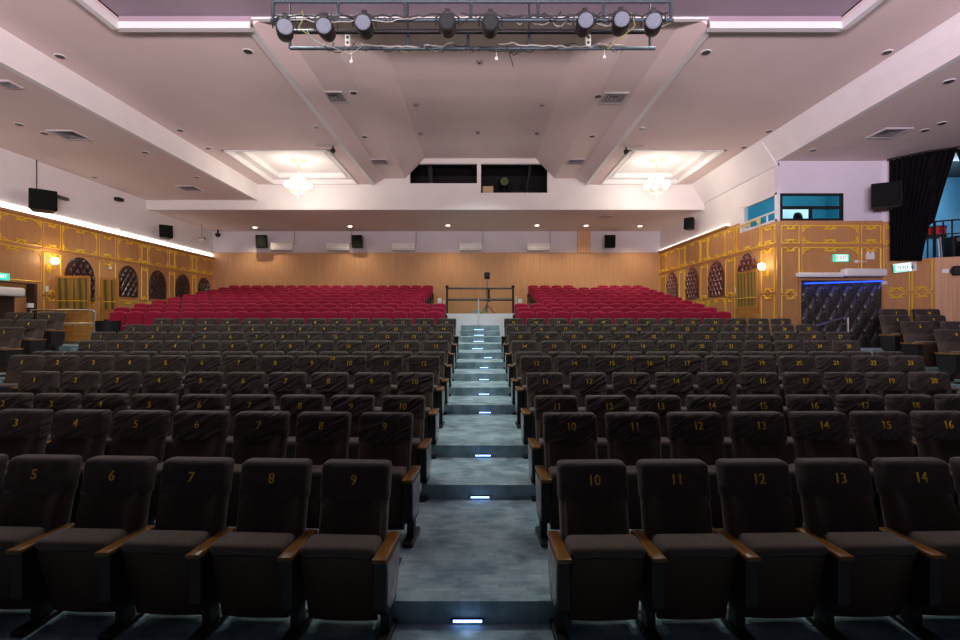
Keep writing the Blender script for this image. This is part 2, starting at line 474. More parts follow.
# crimson seat terraces
for k in range(10):
    y0 = 13.60 if k == 0 else REDY[k]-.44
    y1 = REDY[k]+.41 if k < 9 else 23.0
    inner = 1.02 if k < 3 else 1.98
    if k < 3:
        slab(-12.3, -inner, y0, y1, REDZ[k]); slab(inner, XR, y0, y1, REDZ[k])
    else:
        slab(-12.3, -inner, y0, y1, REDZ[k]); slab(inner, XR, y0, y1, REDZ[k])
slab(-1.02, -AX, 13.6, 17.0, REDZ[0]); slab(AX, 1.02, 13.6, 17.0, REDZ[0])
slab(-1.98, 1.98, 17.04, 23.0, H(.20))
# raised floors of the side blocks
for (Y, X0, h) in ((9.6,9.10,-1.17),(10.5,9.20,-1.02),(11.4,9.48,-.88),(12.3,10.2,-.72)):
    slab(X0-.62, 11.6 if Y < 12 else 11.15, Y-.52, Y+.38+(.25 if Y>12 else 0), H(h))
for (Y, X0, h) in ((10.5,-9.95,-1.14),(11.4,-10.25,-.98),(12.3,-10.56,-.80)):
    slab(-12.3, X0+.62, Y-.52, Y+.38+(.15 if Y>12 else 0), H(h))
# white balustrade wall at the head of the stairs
bm = B(); box(bm, -1.98,1.98, 16.98,17.04, H(-.7), H(.22)); struct('wall_landing', bm, plain('light-raised landing white', (.88,.88,.92), .8))  # whiter and bluer than the plaster, to carry the light falling here

# ------------------------------------------------------------------ ceiling
def cslab(name, x0,x1,y0,y1,h, mat=ceil_m, t=.1):
    b = B(); box(b, x0,x1,y0,y1,H(h),H(h)+t); return struct(name, b, mat)
YE = 18.45
for s in (-1,1):
    def X(a, b): return (a*s, b*s) if s > 0 else (b*s, a*s)
    cx = [(-7.55,-4.50),(4.45,7.20)][0 if s<0 else 1]
    out = 8.2 if s < 0 else 7.78
    a0, a1 = X(6.1,out); cslab('ceiling', a0,a1,3.0,8.5,5.0)
    a0, a1 = X(3.9,out); cslab('ceiling', a0,a1,8.5,14.75,5.0)
    lo, hi = (min(abs(cx[0]),abs(cx[1])), max(abs(cx[0]),abs(cx[1])))
    a0, a1 = X(hi,out); cslab('ceiling', a0,a1,14.75,YE,5.0)
    a0, a1 = X(3.9,lo); cslab('ceiling', a0,a1,14.75,YE,5.0)
    a0, a1 = X(lo,hi); cslab('ceiling', a0,a1,18.30,YE,5.0)
    # stepped coffer over the chandelier
    b = B()
    for q, (ins, h0, h1) in enumerate(((0,5.02,5.14),(.30,5.14,5.30))):
        x0,x1,y0,y1 = cx[0]+ins, cx[1]-ins, 14.75+ins, 18.30-ins
        w = .34
        box(b, x0-.04,x0+.006, y0-.04,y1+.04,H(h0-.015),H(h1)); box(b, x1-.006,x1+.04,y0-.04,y1+.04,H(h0-.015),H(h1))
        box(b, x0+.006,x1-.006,y0-.04,y0+.006,H(h0-.015),H(h1)); box(b, x0+.006,x1-.006,y1-.006,y1+.04,H(h0-.015),H(h1))
        if q == 0:
            box(b, x0-.02,x0+.30, y0-.02,y1+.02,H(5.14),H(5.18)); box(b, x1-.30,x1+.02,y0-.02,y1+.02,H(5.14),H(5.18))
            box(b, x0+.30,x1-.30,y0-.02,y0+.30,H(5.14),H(5.18)); box(b, x0+.30,x1-.30,y1-.30,y1+.02,H(5.14),H(5.18))
        else:
            box(b, x0-.05,x1+.05,y0-.05,y1+.05,H(5.30),H(5.36))
    struct('ceiling', b, plaster, label='stepped coffer above a chandelier')
    b = B()
    for ins, h in ((-.05,4.975),):
        x0,x1,y0,y1 = cx[0]+ins, cx[1]-ins, 14.75+ins, 18.30-ins
        box(b, x0,x0+.06,y0,y1,H(h),H(h)+.03); box(b, x1-.06,x1,y0,y1,H(h),H(h)+.03); box(b, x0,x1,y0,y0+.06,H(h),H(h)+.03); box(b, x0,x1,y1-.06,y1,H(h),H(h)+.03)
    struct('trim_%d' % (1 if s<0 else 2), b, trim_m)
    # trough side: face, strip, slope
    b = B(); y0, y1 = 8.5, YE
    prof = [(3.9,5.0),(3.52,5.22),(2.75,5.22),(2.05,5.96)]
    for (xa,ha),(xb,hb) in zip(prof, prof[1:]):
        hexa(b, [(xa*s,y0,H(ha)),(xb*s,y0,H(hb)),(xb*s,y1,H(hb)),(xa*s,y1,H(ha))], [(xa*s,y0,H(ha)+.1),(xb*s,y0,H(hb)+.1),(xb*s,y1,H(hb)+.1),(xa*s,y1,H(ha)+.1)])
    struct('ceiling', b, ceil_m)
    b = B(); x0, x1 = X(3.86,3.98); box(b, x0,x1, 8.42,YE, H(4.955),H(5.0)); struct('trim_%d' % (3 if s<0 else 4), b, trim_m)
    b = B(); x0, x1 = X(3.86,6.14); box(b, x0,x1, 8.38,8.50, H(4.895),H(5.005)); x0, x1 = X(6.06,6.16); box(b, x0,x1,3.0,8.38,H(4.87),H(5.01)); struct('trim_%d' % (5 if s<0 else 6), b, trim_m)
for x0,x1 in ((-6.1,-3.86),(3.86,6.1)):
    b = B(); box(b, x0,x1, 8.44,8.50, H(5.005),H(5.13)); struct('ceiling', b, ceil_dark, label='dark edge of the front ceiling recess')
cslab('ceiling', -2.05,2.05,8.5,YE,5.96)
cslab('ceiling', -6.1,6.1,3.0,8.5,5.13, ceil_dark, .08)
b = B(); box(b, -3.86,3.86,8.44,8.52,H(5.08),H(5.12)); struct('trim_7', b, trim_m)
# outer steps down to the side bays
b = B(); box(b, -8.32,-8.19, 3.0,YE, H(4.41),H(5.1)); struct('ceiling', b, plaster, label='bright step between the main ceiling and the left bay')
b = B()
hexa(b, [(7.74,3,H(4.41)),(7.90,3,H(4.41)),(8.34,13.9,H(4.41)),(8.24,13.9,H(4.41))], [(7.74,3,H(5.1)),(7.90,3,H(5.1)),(7.90,13.9,H(5.1)),(7.74,13.9,H(5.1))])
hexa(b, [(8.24,13.9,H(4.30)),(8.34,13.9,H(4.30)),(8.34,YE,H(4.30)),(8.24,YE,H(4.30))], [(7.74,13.9,H(5.1)),(7.90,13.9,H(5.1)),(7.90,YE,H(5.1)),(7.74,YE,H(5.1))])
struct('ceiling', b, plaster, label='bright step between the main ceiling and the right bay')
cslab('ceiling', -12.4,-8.2,3.0,YE+.1,4.42)
b = B(); hexa(b, [(7.8,3,H(4.42)),(14,3,H(4.42)),(14,13.9,H(4.42)),(8.28,13.9,H(4.42))], [(7.8,3,H(4.52)),(14,3,H(4.52)),(14,13.9,H(4.52)),(8.28,13.9,H(4.52))]); struct('ceiling', b, ceil_m)
# rear bulkhead with two booth openings, and the lower rear ceiling
b = B()
L0,L1,R0,R1 = PX(410,0,YE).x, PX(477,0,YE).x, PX(481,0,YE).x, PX(547.5,0,YE).x
hL, hR, hT = (320-183.3)/F*YE, (320-192.8)/F*YE, (320-163.5)/F*YE
box(b, XL,L0,YE,YE+.15,H(4.07),H(6.1)); box(b, L0,L1,YE,YE+.15,H(4.07),H(hL)); box(b, L1,R0,YE,YE+.15,H(4.07),H(6.1)); box(b, R0,R1,YE,YE+.15,H(4.07),H(hR))
box(b, R1,XR,YE,YE+.15,H(4.07),H(6.1)); box(b, L0,L1,YE,YE+.15,H(hT),H(6.1)); box(b, R0,R1,YE,YE+.15,H(hT),H(6.1))
struct('wall_bulkhead', b, plaster)
cslab('ceiling', XL,XR,YE+.02,23.1,4.08)
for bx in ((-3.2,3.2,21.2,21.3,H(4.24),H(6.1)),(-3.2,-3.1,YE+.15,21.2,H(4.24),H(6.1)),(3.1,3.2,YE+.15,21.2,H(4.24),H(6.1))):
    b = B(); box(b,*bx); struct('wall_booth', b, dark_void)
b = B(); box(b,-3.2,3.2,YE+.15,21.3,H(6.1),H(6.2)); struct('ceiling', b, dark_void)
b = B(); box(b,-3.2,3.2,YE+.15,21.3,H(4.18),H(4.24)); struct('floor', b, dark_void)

# ------------------------------------------------------------------ walls
b = B(); box(b, XL-.2,XR+.2,23.0,23.2,0,H(4.2)); wb = struct('wall_back', b, lilac)
b = B(); box(b, XL,XR,22.95,23.0,0,H(3.08))
x0 = PX(577.5,0,22.9).x; x1 = PX(590.5,0,22.9).x
box(b, x0,x1,22.90,23.0,H(3.08),H(4.08)); obj('oak_panelling', b, wood_back, wb)
b = B(); box(b, XL,XR,22.93,22.96,H(3.07),H(3.10)); obj('cap_rail', b, wood_back, wb)
# left wall
b = B(); box(b, XL-.2,XL,3,11.5,0,H(4.45)); box(b, XL-.2,XL,11.5,13.85,H(1.0),H(4.45)); box(b, XL-.2,XL,13.85,23.2,0,H(4.45)); wl = struct('wall_left', b, plaster)
b = B(); box(b, XL,XL+.04,3,11.5,0,H(2.84)); box(b, XL,XL+.04,11.5,13.85,H(1.0),H(2.84)); box(b, XL,XL+.04,13.85,22.95,0,H(2.84)); obj('wood_panelling', b, wood_wall, wl)
b = B(); box(b, XL-.25,XL-.2,11.3,14,0,H(1.1)); obj('recess_panelling', b, wood_wall, wl)
# right wall (nearer end carries the control room)
b = B(); box(b, XR,XR+.15,15.72,23.2,0,H(4.45)); box(b, XR,XR+.15,14.05,15.72,0,H(2.76)); box(b, XR,XR+.15,14.05,15.72,H(3.56),H(4.45)); wr_ = struct('wall_right', b, plaster)
b = B(); box(b, XR-.04,XR,15.95,22.95,0,H(3.08)); box(b, XR-.04,XR,13.9,15.95,0,H(2.75)); obj('wood_panelling', b, wood_wall, wr_)
# facing wall of the control room, with padded door opening below
wx0, wx1 = PX(780,0,13.9).x, PX(843,0,13.9).x
FX = 11.17
b = B(); box(b, XR,wx0,13.9,14.05,0,H(4.45)); box(b, wx0,wx1,13.9,14.05,0,H(2.76)); box(b, wx0,wx1,13.9,14.05,H(3.52),H(4.45)); box(b, wx1,FX,13.9,14.05,0,H(4.45)); wf = struct('wall_control_room', b, lilac)
b = B(); box(b, XR-.04,FX,13.86,13.9,0,H(2.75)); obj('wood_panelling', b, wood_wall, wf)
# angled wall towards the stage box
A = Vector((11.17,13.9,0)); Bq = Vector((11.83,13.0,0)); Cq = Vector((13.0,12.3,0)); dAB = (Bq-A)
A1 = A+dAB*.36
def wallseg(b, p, q, z0, z1, t=.12):
    d = (q-p).normalized(); n = Vector((-d.y, d.x, 0))
    if n.y < 0: n = -n
    hexa(b, [(p.x,p.y,z0),(q.x,q.y,z0),(q.x+n.x*t,q.y+n.y*t,z0),(p.x+n.x*t,p.y+n.y*t,z0)], [(p.x,p.y,z1),(q.x,q.y,z1),(q.x+n.x*t,q.y+n.y*t,z1),(p.x+n.x*t,p.y+n.y*t,z1)])
b = B(); wallseg(b, A, A1, H(2.72), H(4.45)); wallseg(b, A1, Bq, H(4.30), H(4.45)); wallseg(b, Bq, Cq, H(4.30), H(4.45)); wa = struct('wall_stage_box', b, lilac)
b = B(); wallseg(b, A, A1, 0, H(2.72)); wallseg(b, A1, Bq, 0, H(1.62)); obj('wood_panelling', b, wood_wall, wa)
b = B(); wallseg(b, Bq, Cq, 0, H(1.62)); obj('oak_panelling', b, wood_back, wa)
# stage box interior behind the curtain
blue_wall = noisy('blue lit box wall', (.10,.30,.46), (.13,.35,.52), 2, .8)  # blue of the light in the box put into the wall colour
b = B(); box(b, 11.3,17,15.6,15.7,H(1.5),H(4.5)); box(b, 11.25,11.35,14.1,15.7,H(1.5),H(4.5)); box(b, 16.9,17,12,15.7,H(1.5),H(4.5)); struct('wall_box_interior', b, blue_wall)
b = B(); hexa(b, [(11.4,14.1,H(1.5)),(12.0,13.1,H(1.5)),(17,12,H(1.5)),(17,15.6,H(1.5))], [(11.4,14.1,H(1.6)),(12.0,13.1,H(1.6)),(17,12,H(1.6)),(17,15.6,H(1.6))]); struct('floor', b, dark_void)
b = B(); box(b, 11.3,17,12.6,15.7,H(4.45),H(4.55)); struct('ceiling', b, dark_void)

# ------------------------------------------------------------------ gilt panel frames
def orn(bm, P, u, v, s, w, nrm=1):      # scroll ornament centred on (u,v), pointing in direction s along v
    pts = []
    for i in range(17):
        t = -1+2*i/16
        pts.append(P(u+t*w, v+s*.055*(math.cos(t*PI)+.6)*(1-abs(t)**3)))
    tube(bm, pts, .018, 5)
    for e in (-1,1):
        pts = [P(u+e*(w*.45+ .05*math.cos(a)*(1-a/8)), v+s*(.06+.05*math.sin(a)*(1-a/8))) for a in [k*.5 for k in range(11)]]
        tube(bm, pts, .014, 5)
    tube(bm, [P(u-w*.3,v+s*.05),P(u,v+s*.105),P(u+w*.3,v+s*.05)], .017, 5)
def gframe(P, u0, u1, v0, v1, wall, corners=True, top=True, bottom=True, r=.019):
    bm = B()
    c = .10 if corners and (u1-u0) > .7 else 0
    tube(bm, [P(u0,v0),P(u1,v0),P(u1,v1),P(u0,v1)], r, 6, close=True)
    w = min(.24, (u1-u0)*.36); um = (u0+u1)/2
    if top: orn(bm, P, um, v1, -1, w)
    if bottom: orn(bm, P, um, v0, 1, w)
    if c:
        for (uu, su) in ((u0,1),(u1,-1)):
            for (vv, sv) in ((v0,1),(v1,-1)):
                if (sv == 1 and not bottom): continue
                tube(bm, [P(uu+su*.03, vv+sv*.17),P(uu+su*.04, vv+sv*.11),P(uu+su*.08, vv+sv*.07),P(uu+su*.14, vv+sv*.04),P(uu+su*.22,vv+sv*.03)], .014, 5)
                tube(bm, [P(uu+su*(.055+.03*math.cos(a)), vv+sv*(.055+.03*math.sin(a))) for a in [k*.6 for k in range(9)]], .010, 5)
    return obj('gilt_moulding', bm, gold, wall)
def PL(u, v): return Vector((XL+.05, u, H(v)))
def PR(u, v): return Vector((XR-.05, u, H(v)))
def PF(u, v): return Vector((u, 13.85, H(v)))
dn = dAB.normalized(); nA = Vector((-dn.y,dn.x,0)); nA = -nA if nA.y > 0 else nA
def PA(u, v): p = A+dn*u+nA*.02; return Vector((p.x,p.y,H(v)))
arcL = [15.3,17.4,19.0,20.6,22.2]
# upper row, left wall
up = [(12.75,13.96),(14.04,14.60),(14.68,15.98),(16.10,16.80),(16.92,18.02),(18.12,18.42),(18.50,19.62),(19.72,20.04),(20.12,21.20),(21.30,21.56),(21.64,22.86)]
up = [(9.2,10.9),(11.0,12.65)]+up
for a, c in up: gframe(PL, a, c, 2.06, 2.76, wl)
gframe(PL, 12.2,13.96,1.06,1.94, wl, bottom=False)
for a, c in ((14.04,14.60),(16.10,16.80),(18.10,18.42),(19.72,20.04),(21.30,21.56)):
    gframe(PL, a, c, .74, 1.90, wl); gframe(PL, a, c, -.25, .64, wl, bottom=False)
for y in arcL: gframe(PL, y-.56, y+.56, -.2, .66, wl)
b = B()
for v in (2.0,.69): tube(b, [PL(13.9,v),PL(22.9,v)], .016, 6)
obj('dado_rail', b, wood_wall, wl)
# right wall
arcR = [15.38,17.4,19.38,21.4]
upR = [(13.95,14.62),(14.70,16.05),(16.15,16.75),(16.83,18.0),(18.10,18.62),(18.72,20.02),(20.12,20.62),(20.72,22.06),(22.16,22.88)]
for q, (a, c) in enumerate(upR): gframe(PR, a, c, 2.16, 2.66 if c < 16 else 2.98, wr_)
for a, c in ((13.98,14.62),(16.15,16.75),(18.10,18.62),(20.12,20.62),(22.16,22.86)):
    gframe(PR, a, c, .80, 2.02, wr_); gframe(PR, a, c, -.25, .70, wr_, bottom=False)
for y in arcR[1:]: gframe(PR, y-.58, y+.58, -.1, .72, wr_)
b = B()
for v in (2.09,.75): tube(b, [PR(13.9,v),PR(22.9,v)], .016, 6)
obj('dado_rail', b, wood_wall, wr_)
# facing wall
for a, c in ((8.36,8.84),(8.93,10.48),(10.57,11.10)):
    gframe(PF, a, c, 2.13, 2.61, wf)
    gframe(PF, a, c, .74 if a < 8.9 else 1.24, 2.0, wf, bottom=a < 8.9)
gframe(PF, 8.36,8.84,-.4,.68, wf)
# angled wall
Lab = dAB.length
for u0, u1, v0, v1 in ((.05,.36,2.10,2.62),(.05,.60,.78,1.98),(.66,1.06,.78,1.58),(.05,.60,-.3,.70),(.66,1.06,-.3,.70)):
    gframe(PA, u0, u1, v0, v1, wa, top=v1 > 1.9 or v1 < 1)

# ------------------------------------------------------------------ tufted arches
def arch_poly(w, v0, v1, n=16):
    r = w/2; vs = v1-r*1.15
    pts = [(-r,v0),(r,v0)]
    for i in range(n+1):
        a = PI*i/n; pts.append((r*math.cos(a), vs+r*1.15*math.sin(a)))
    return pts
def inside(w, v0, v1, u, v):
    r = w/2; vs = v1-r*1.15
    if abs(u) > r or v < v0 or v > v1: return False
    return v <= vs or (u/r)**2+((v-vs)/(r*1.15))**2 <= 1
def tuft(P, w, v0, v1, du, dv, depth, shape, bm):
    """raised diamond pillows, P(u, v, d) gives the world point d in front of the wall"""
    ni = int(w/du)+3; nj = int((v1-v0)/dv)+3
    for i in range(-ni,ni+1):
        for j in range(0,2*nj):
            u = i*du/2; v = v0+j*dv/2
            if (i+j)%2: continue
            if not shape(u, v): continue
            k = .94
            ring = []
            for m in range(16):
                a = 2*PI*m/16; cu, su = math.cos(a), math.sin(a)
                s = 1/(abs(cu)+abs(su))
                ring.append((cu*s*du/2*k, su*s*dv/2*k))
            ok = [shape(u+q[0]*.98, v+q[1]*.98) for q in ring]
            if sum(ok) < 8: continue
            lay = []
            for f, d in ((1,0),(.85,depth*.55),(.55,depth*.9),(.2,depth)):
                L_ = []
                for (q0,q1), o_ in zip(ring, ok):
                    uu, vv = u+q0*f, v+q1*f
                    g = 0
                    while not shape(uu,vv) and g < 12: uu = u+(uu-u)*.85; vv = v+(vv-v)*.85; g += 1
                    L_.append(bm.verts.new(P(uu,vv,d)))
                lay.append(L_)
            for p, q in zip(lay, lay[1:]):
                for m in range(16): bm.faces.new((p[m],p[(m+1)%16],q[(m+1)%16],q[m]))
            bm.faces.new(lay[-1])
    return bm
def arch_thing(side, y, w, v0, v1, label, mat):
    x = XL+.045 if side < 0 else XR-.045
    t = thing('arched_wall_panel', label, 'wall panel', (x, y, H(v0)), 0, 'tufted arches on the left wall' if side < 0 else 'tufted arches on the right wall')
    s = -side
    b = B(); prism(b, [(u, v-v0) for u, v in arch_poly(w, v0, v1)], 'x', min(0,.02*s), max(0,.02*s)); obj('backing', b, mat, t)
    b = B(); tuft(lambda u,v,d: Vector((s*(.02+d), u, v-v0)), w-.06, v0+.02, v1-.03, .25, .33, .06, lambda u,v: inside(w-.06,v0+.02,v1-.03,u,v), b); obj('tufting', b, mat, t, smooth=True)
    b = B(); tube(b, [Vector((s*.02, u*.99, v-v0)) for u, v in arch_poly(w, v0, v1)], .02, 6, close=True); obj('rim', b, mat, t)
    return t
whereL = ['behind the open door leaves','second from the open doors','third from the open doors','fourth from the open doors','nearest the back wall']
for y, w_, v0, v1, nm in zip(arcL, (1.12,.94,.94,.94,.94), (.60,.82,.82,.82,.82), (1.90,1.87,1.87,1.87,1.87), whereL):
    arch_thing(-1, y, w_, v0, v1, 'dark tufted leather arch on the left wall, '+nm, leather)
whereR = ['above the closed wooden door','beside the closed wooden door','second beyond the wooden door','nearest the back wall']
for y, v0, nm in zip(arcR, (1.50,.84,.84,.84), whereR):
    arch_thing(1, y, 1.12, v0, 2.03, 'burgundy tufted leather arch on the right wall, '+nm, leather_red)

# ------------------------------------------------------------------ doors
def leaf(loc, rz, w, zt, zb, label, name='wooden_door_leaf'):
    t = thing(name, label, 'door', loc, rz)
    hgt = zt-zb; mid = .46*hgt; s = .07
    b = B(); box(b,0,s,-.02,.02,0,hgt); box(b,w-s,w,-.02,.02,0,hgt); box(b,s,w-s,-.02,.02,hgt-s,hgt); box(b,s,w-s,-.02,.02,mid-.04,mid+.04); box(b,s,w-s,-.02,.02,0,.1); box(b,w/2-.025,w/2+.025,-.018,.018,.1,hgt-s); obj('frame', b, wood_door, t)
    b = B(); box(b,s,w-s,-.008,.008,mid+.04,hgt-s)
    for v in b.verts: pass
    obj('curtain_pane', b, olive, t)
    b = B()
    n = 6
    for i in range(n):
        z0 = .1+(mid-.14)*i/n; box(b,s,w/2-.025,-.012,.012,z0+.008,z0+(mid-.14)/n-.008); box(b,w/2+.025,w-s,-.012,.012,z0+.008,z0+(mid-.14)/n-.008)
    obj('lower_panel', b, wood_door, t)
    b = B(); tube(b,[(s,-.03,mid+.30),(w-s,-.03,mid+.30)],.012,6); obj('push_rail', b, gold, t)
    return t
zl = H(-.62)
leaf((-12.2,14.36,zl), 0, 1.0, H(1.27), zl, 'open wooden door leaf with striped curtain pane, below the lit left sconce')
leaf((-12.22,16.12,zl), .15, .52, H(1.36), zl, 'narrow open wooden door leaf beside the second left arch')
td = leaf((XR-.07,16.0,H(-.6)), -PI/2, 1.2, H(1.52), H(-.6), 'closed wooden double door with striped curtain panes in the right wall')
# left side doorway
b = B(); box(b, XL-.19,XL-.13,11.4,13.35,H(-1.1),H(.66)); d1 = struct('door_1', b, plain('dark doorway leaf', (.018,.010,.008), .5))
b = B(); box(b, XL-.2,XL+.03,13.78,13.9,H(-1.1),H(1.06)); box(b, XL-.2,XL+.03,11.3,13.9,H(.98),H(1.06)); struct('trim_8', b, plain('dark door frame wood', (.05,.026,.016), .5))
def air_curtain(p, size, label, axis):
    t = thing('air_curtain', label, 'air curtain', p)
    sx, sy, sz = size
    b = B(); rbox(b,-sx/2,sx/2,-sy/2,sy/2,0,sz,min(sx,sy,sz)*.3,4); obj('housing', b, ac_white, t, smooth=True)
    b = B()
    if axis == 'y': box(b,-sx*.3,sx*.3,-sy*.46,sy*.46,-.012,.005)
    else: box(b,-sx*.46,sx*.46,-sy*.3,sy*.3,-.012,.005)
    obj('outlet', b, dark_plastic, t)
    return t
air_curtain((XL-.02,12.55,H(.62)), (.26,1.8,.24), 'white air curtain above the dark doorway in the left wall', 'y')
# padded door on the right
dx0, dx1 = PX(801,0,13.8).x, PX(882,0,13.8).x
t = thing('padded_door', 'black diamond padded double door with blue light along its top', 'door', ((dx0+dx1)/2,13.84,H(-.95)))
w_ = dx1-dx0; v1 = H(1.10)-H(-.95)
b = B(); box(b,-w_/2,w_/2,-.02,.02,0,v1); obj('backing', b, leather_black, t)
b = B(); tuft(lambda u,v,d: Vector((u,-.02-d,v)), w_, .0, v1, .38, .66, .07, lambda u,v: abs(u)<=w_/2-.01 and .01<=v<=v1-.01, b); obj('padding', b, leather_black, t, smooth=True)
b = B()
for k in range(-6,7):
    for s in (-1,1):
        # leather highlights drawn as pale tubes along one slant of the seams
        p = []
        for i in range(41):
            v = v1*i/40; u = k*.38+.19+s*(v-v1/2)*.38/.66
            if abs(u) < w_/2-.02: p.append((u,-.035,v))
        if len(p) > 1 and s > 0: tube(b, p, .006, 5)
obj('seam_highlight', b, plain('pale seam highlight', (.55,.52,.48), .3, .6), t)
b = B(); tube(b, [(-w_/2+.05,-.12,v1-.10),(w_/2-.05,-.12,v1-.03)], .018, 6); obj('light_strip', b, blue_led, t)
b = B(); box(b,-w_/2-.06,-w_/2,-.05,.03,0,v1+.04); box(b,w_/2,w_/2+.06,-.05,.03,0,v1+.04); obj('door_frame', b, wood_wall, t)
p = PX(845,0,13.7); air_curtain(((PX(799,0,13.65).x+PX(850,0,13.65).x)/2,13.72,H(1.17)), (1.42,.2,.13), 'flat white box air curtain over the padded door', 'x')
air_curtain(((PX(846,0,13.5).x+PX(888,0,13.5).x)/2,13.62,H(1.18)), (1.16,.26,.22), 'rounded white air curtain over the padded door near the curtain', 'x')

area_blue = True
# ------------------------------------------------------------------ control room windows
def frame_rect(b, x0,x1,z0,z1,y0,y1,w):
    box(b,x0,x0+w,y0,y1,z0,z1); box(b,x1-w,x1,y0,y1,z0,z1); box(b,x0+w,x1-w,y0,y1,z0,z0+w); box(b,x0+w,x1-w,y0,y1,z1-w,z1)
b = B(); frame_rect(b, wx0,wx1,H(2.76),H(3.52),13.88,13.98,.06); zc = H((320-207.5)/F*13.9); box(b,wx0,wx1,13.89,13.97,zc-.04,zc+.04); xm = PX(811,0,13.9).x; box(b,xm-.03,xm+.03,13.89,13.97,H(2.76),zc)
w1 = struct('window_1', b, dark_plastic)
b = B(); box(b,wx0+.05,wx1-.05,13.925,13.935,H(2.80),H(3.48)); obj('glass', b, glass_m, w1)
b = B(); 
for (y0,y1,z0,z1) in ((13.95,14.02,2.76,3.56),(15.65,15.72,2.76,3.56),(13.95,15.72,2.76,2.82),(13.95,15.72,3.50,3.56)): box(b,XR-.02,XR+.1,y0,y1,H(z0),H(z1))
box(b,XR-.03,XR+.05,13.95,15.7,H(3.02),H(3.06))
for y in (14.4,14.9,15.35): box(b,XR-.02,XR+.02,y,y+.02,H(2.8),H(3.04))
w2 = struct('window_2', b, trim_m)
b = B(); box(b,XR+.035,XR+.045,14.0,15.68,H(2.8),H(3.52)); obj('glass', b, glass_m, w2)
teal = noisy('teal lit control room wall', (.04,.27,.36), (.06,.32,.41), 2, .8)  # teal of the room light put into wall, floor and ceiling colour
for bx in ((XR+.15,12,17.2,17.3,H(2.3),H(4.3)),(11.9,12,14.05,17.2,H(2.3),H(4.3))):
    b = B(); box(b,*bx); struct('wall_control_interior', b, teal)
b = B(); box(b,XR+.15,12,14.05,17.2,H(2.2),H(2.3)); struct('floor', b, teal)
b = B(); box(b,XR+.15,12,14.05,17.2,H(4.3),H(4.4)); struct('ceiling', b, teal)
t = thing('whiteboard', 'white board leaning inside the control room window', 'board', (9.90,15.6,H(2.3)))
b = B(); box(b,-.42,.42,0,.03,0,1.16); obj('panel', b, trim_m, t); b = B(); frame_rect(b,-.45,.45,-.0,1.19,-.01,.04,.03); obj('frame', b, chrome, t)
t = thing('office_chair', 'dark office chair back seen through the control room window', 'chair', (9.08,14.28,H(2.3)))
b = B(); lathe(b,[(.02,0),(.12,.02),(.14,.15),(.14,.30),(.10,.40),(.02,.43)],(0,0,.35),'z',14)
for v in b.verts: v.co.y *= .35
obj('backrest', b, dark_plastic, t, smooth=True); b = B(); tube(b,[(0,0,0),(0,0,.4)],.03,8); lathe(b,[(.22,0),(.22,.03)],(0,0,0),'z',12); obj('pedestal', b, dark_plastic, t)

# ------------------------------------------------------------------ black stage curtain and box
def on_line(px, off=.16):               # point on the box front line seen at photo column px
    k = (px-480)/F
    p, q = (A, Bq) if px < 932 else (Bq, Cq)
    d = q-p; s = (k*p.y-p.x)/(d.x-k*d.y); r = p+d*s
    n = Vector((d.y,-d.x,0)).normalized()
    if n.y > 0: n = -n
    return r+n*off
def curtain(l_edge, r_edge, z0, z1, folds, label, offs=.18):
    b = B(); nu, nv = 90, 22; g = []
    for j in range(nv+1):
        v = j/nv; row = []
        xl, xr = l_edge(v), r_edge(v)
        for i in range(nu+1):
            u = i/nu; p = on_line(xl+(xr-xl)*u, offs)
            am = .045*(.6+.4*v)
            p = p+nA*(am*math.sin(u*folds*2*PI)+.015*math.sin(u*17+v*4))
            row.append(b.verts.new((p.x,p.y,z0(u)+(z1-z0(u))*v)))
        g.append(row)
    for j in range(nv):
        for i in range(nu): b.faces.new((g[j][i],g[j][i+1],g[j+1][i+1],g[j+1][i]))
    o = obj('stage_curtain', b, curtain_m, smooth=True); m = o.modifiers.new('s','SOLIDIFY'); m.thickness = .012
    return tag(o, label, 'curtain')
curtain(lambda v: 893-1*v, lambda v: 924+31*v**1.25, lambda u: H(1.61-.07*u), H(4.34), 11, 'long black curtain gathered beside the red drum', .2)
curtain(lambda v: 976-22*v, lambda v: 1000, lambda u: H(2.9), H(4.34), 8, 'black curtain at the right edge, drawn to the far side', .12)
b = B(); p0 = on_line(890,.24); p1 = on_line(931,.24); p2 = on_line(985,.24); tube(b,[(p0.x,p0.y,H(4.36)),(p1.x,p1.y,H(4.36)),(p2.x,p2.y,H(4.36))],.025,8); tag(obj('curtain_rail', b, dark_plastic),'black rail carrying the stage curtains','curtain rail')
pd = PX(933.5,0,13.65)
t = thing('drum', 'red drum standing on its frame behind the box railing', 'drum', (pd.x,13.65,H(1.6)))
b = B(); lathe(b,[(.26,.66),(.26,.92)],(0,0,0),'z',24); obj('shell', b, plain('red drum lacquer', (.5,.02,.03), .3), t, smooth=True)
b = B(); lathe(b,[(.27,.645),(.275,.66),(.275,.68),(.265,.68)],(0,0,0),'z',24); lathe(b,[(.265,.90),(.275,.90),(.275,.93),(.05,.935)],(0,0,0),'z',24); obj('hoop', b, plain('dark drum hoop', (.03,.03,.035), .4), t)
for k in range(3):
    a = 2*PI*k/3+.4; b = B(); tube(b,[(.22*math.cos(a),.22*math.sin(a),.66),(.30*math.cos(a),.30*math.sin(a),.015)],.015,6); obj('leg', b, chrome, t)
b = B(); pa = on_line(925,-.25); pb = on_line(946,-.25); pc = on_line(985,-.25)
rail = thing('box_railing', 'dark metal railing along the stage box parapet', 'railing', (pa.x,pa.y,H(1.6)))
def rel(p, z): return (p.x-pa.x, p.y-pa.y, z)
b = B(); tube(b,[rel(pa,1.0),rel(pb,1.0),rel(pc,1.0)],.022,8); tube(b,[rel(pa,.65),rel(pb,.65),rel(pc,.65)],.016,8); obj('handrail', b, dark_plastic, rail)
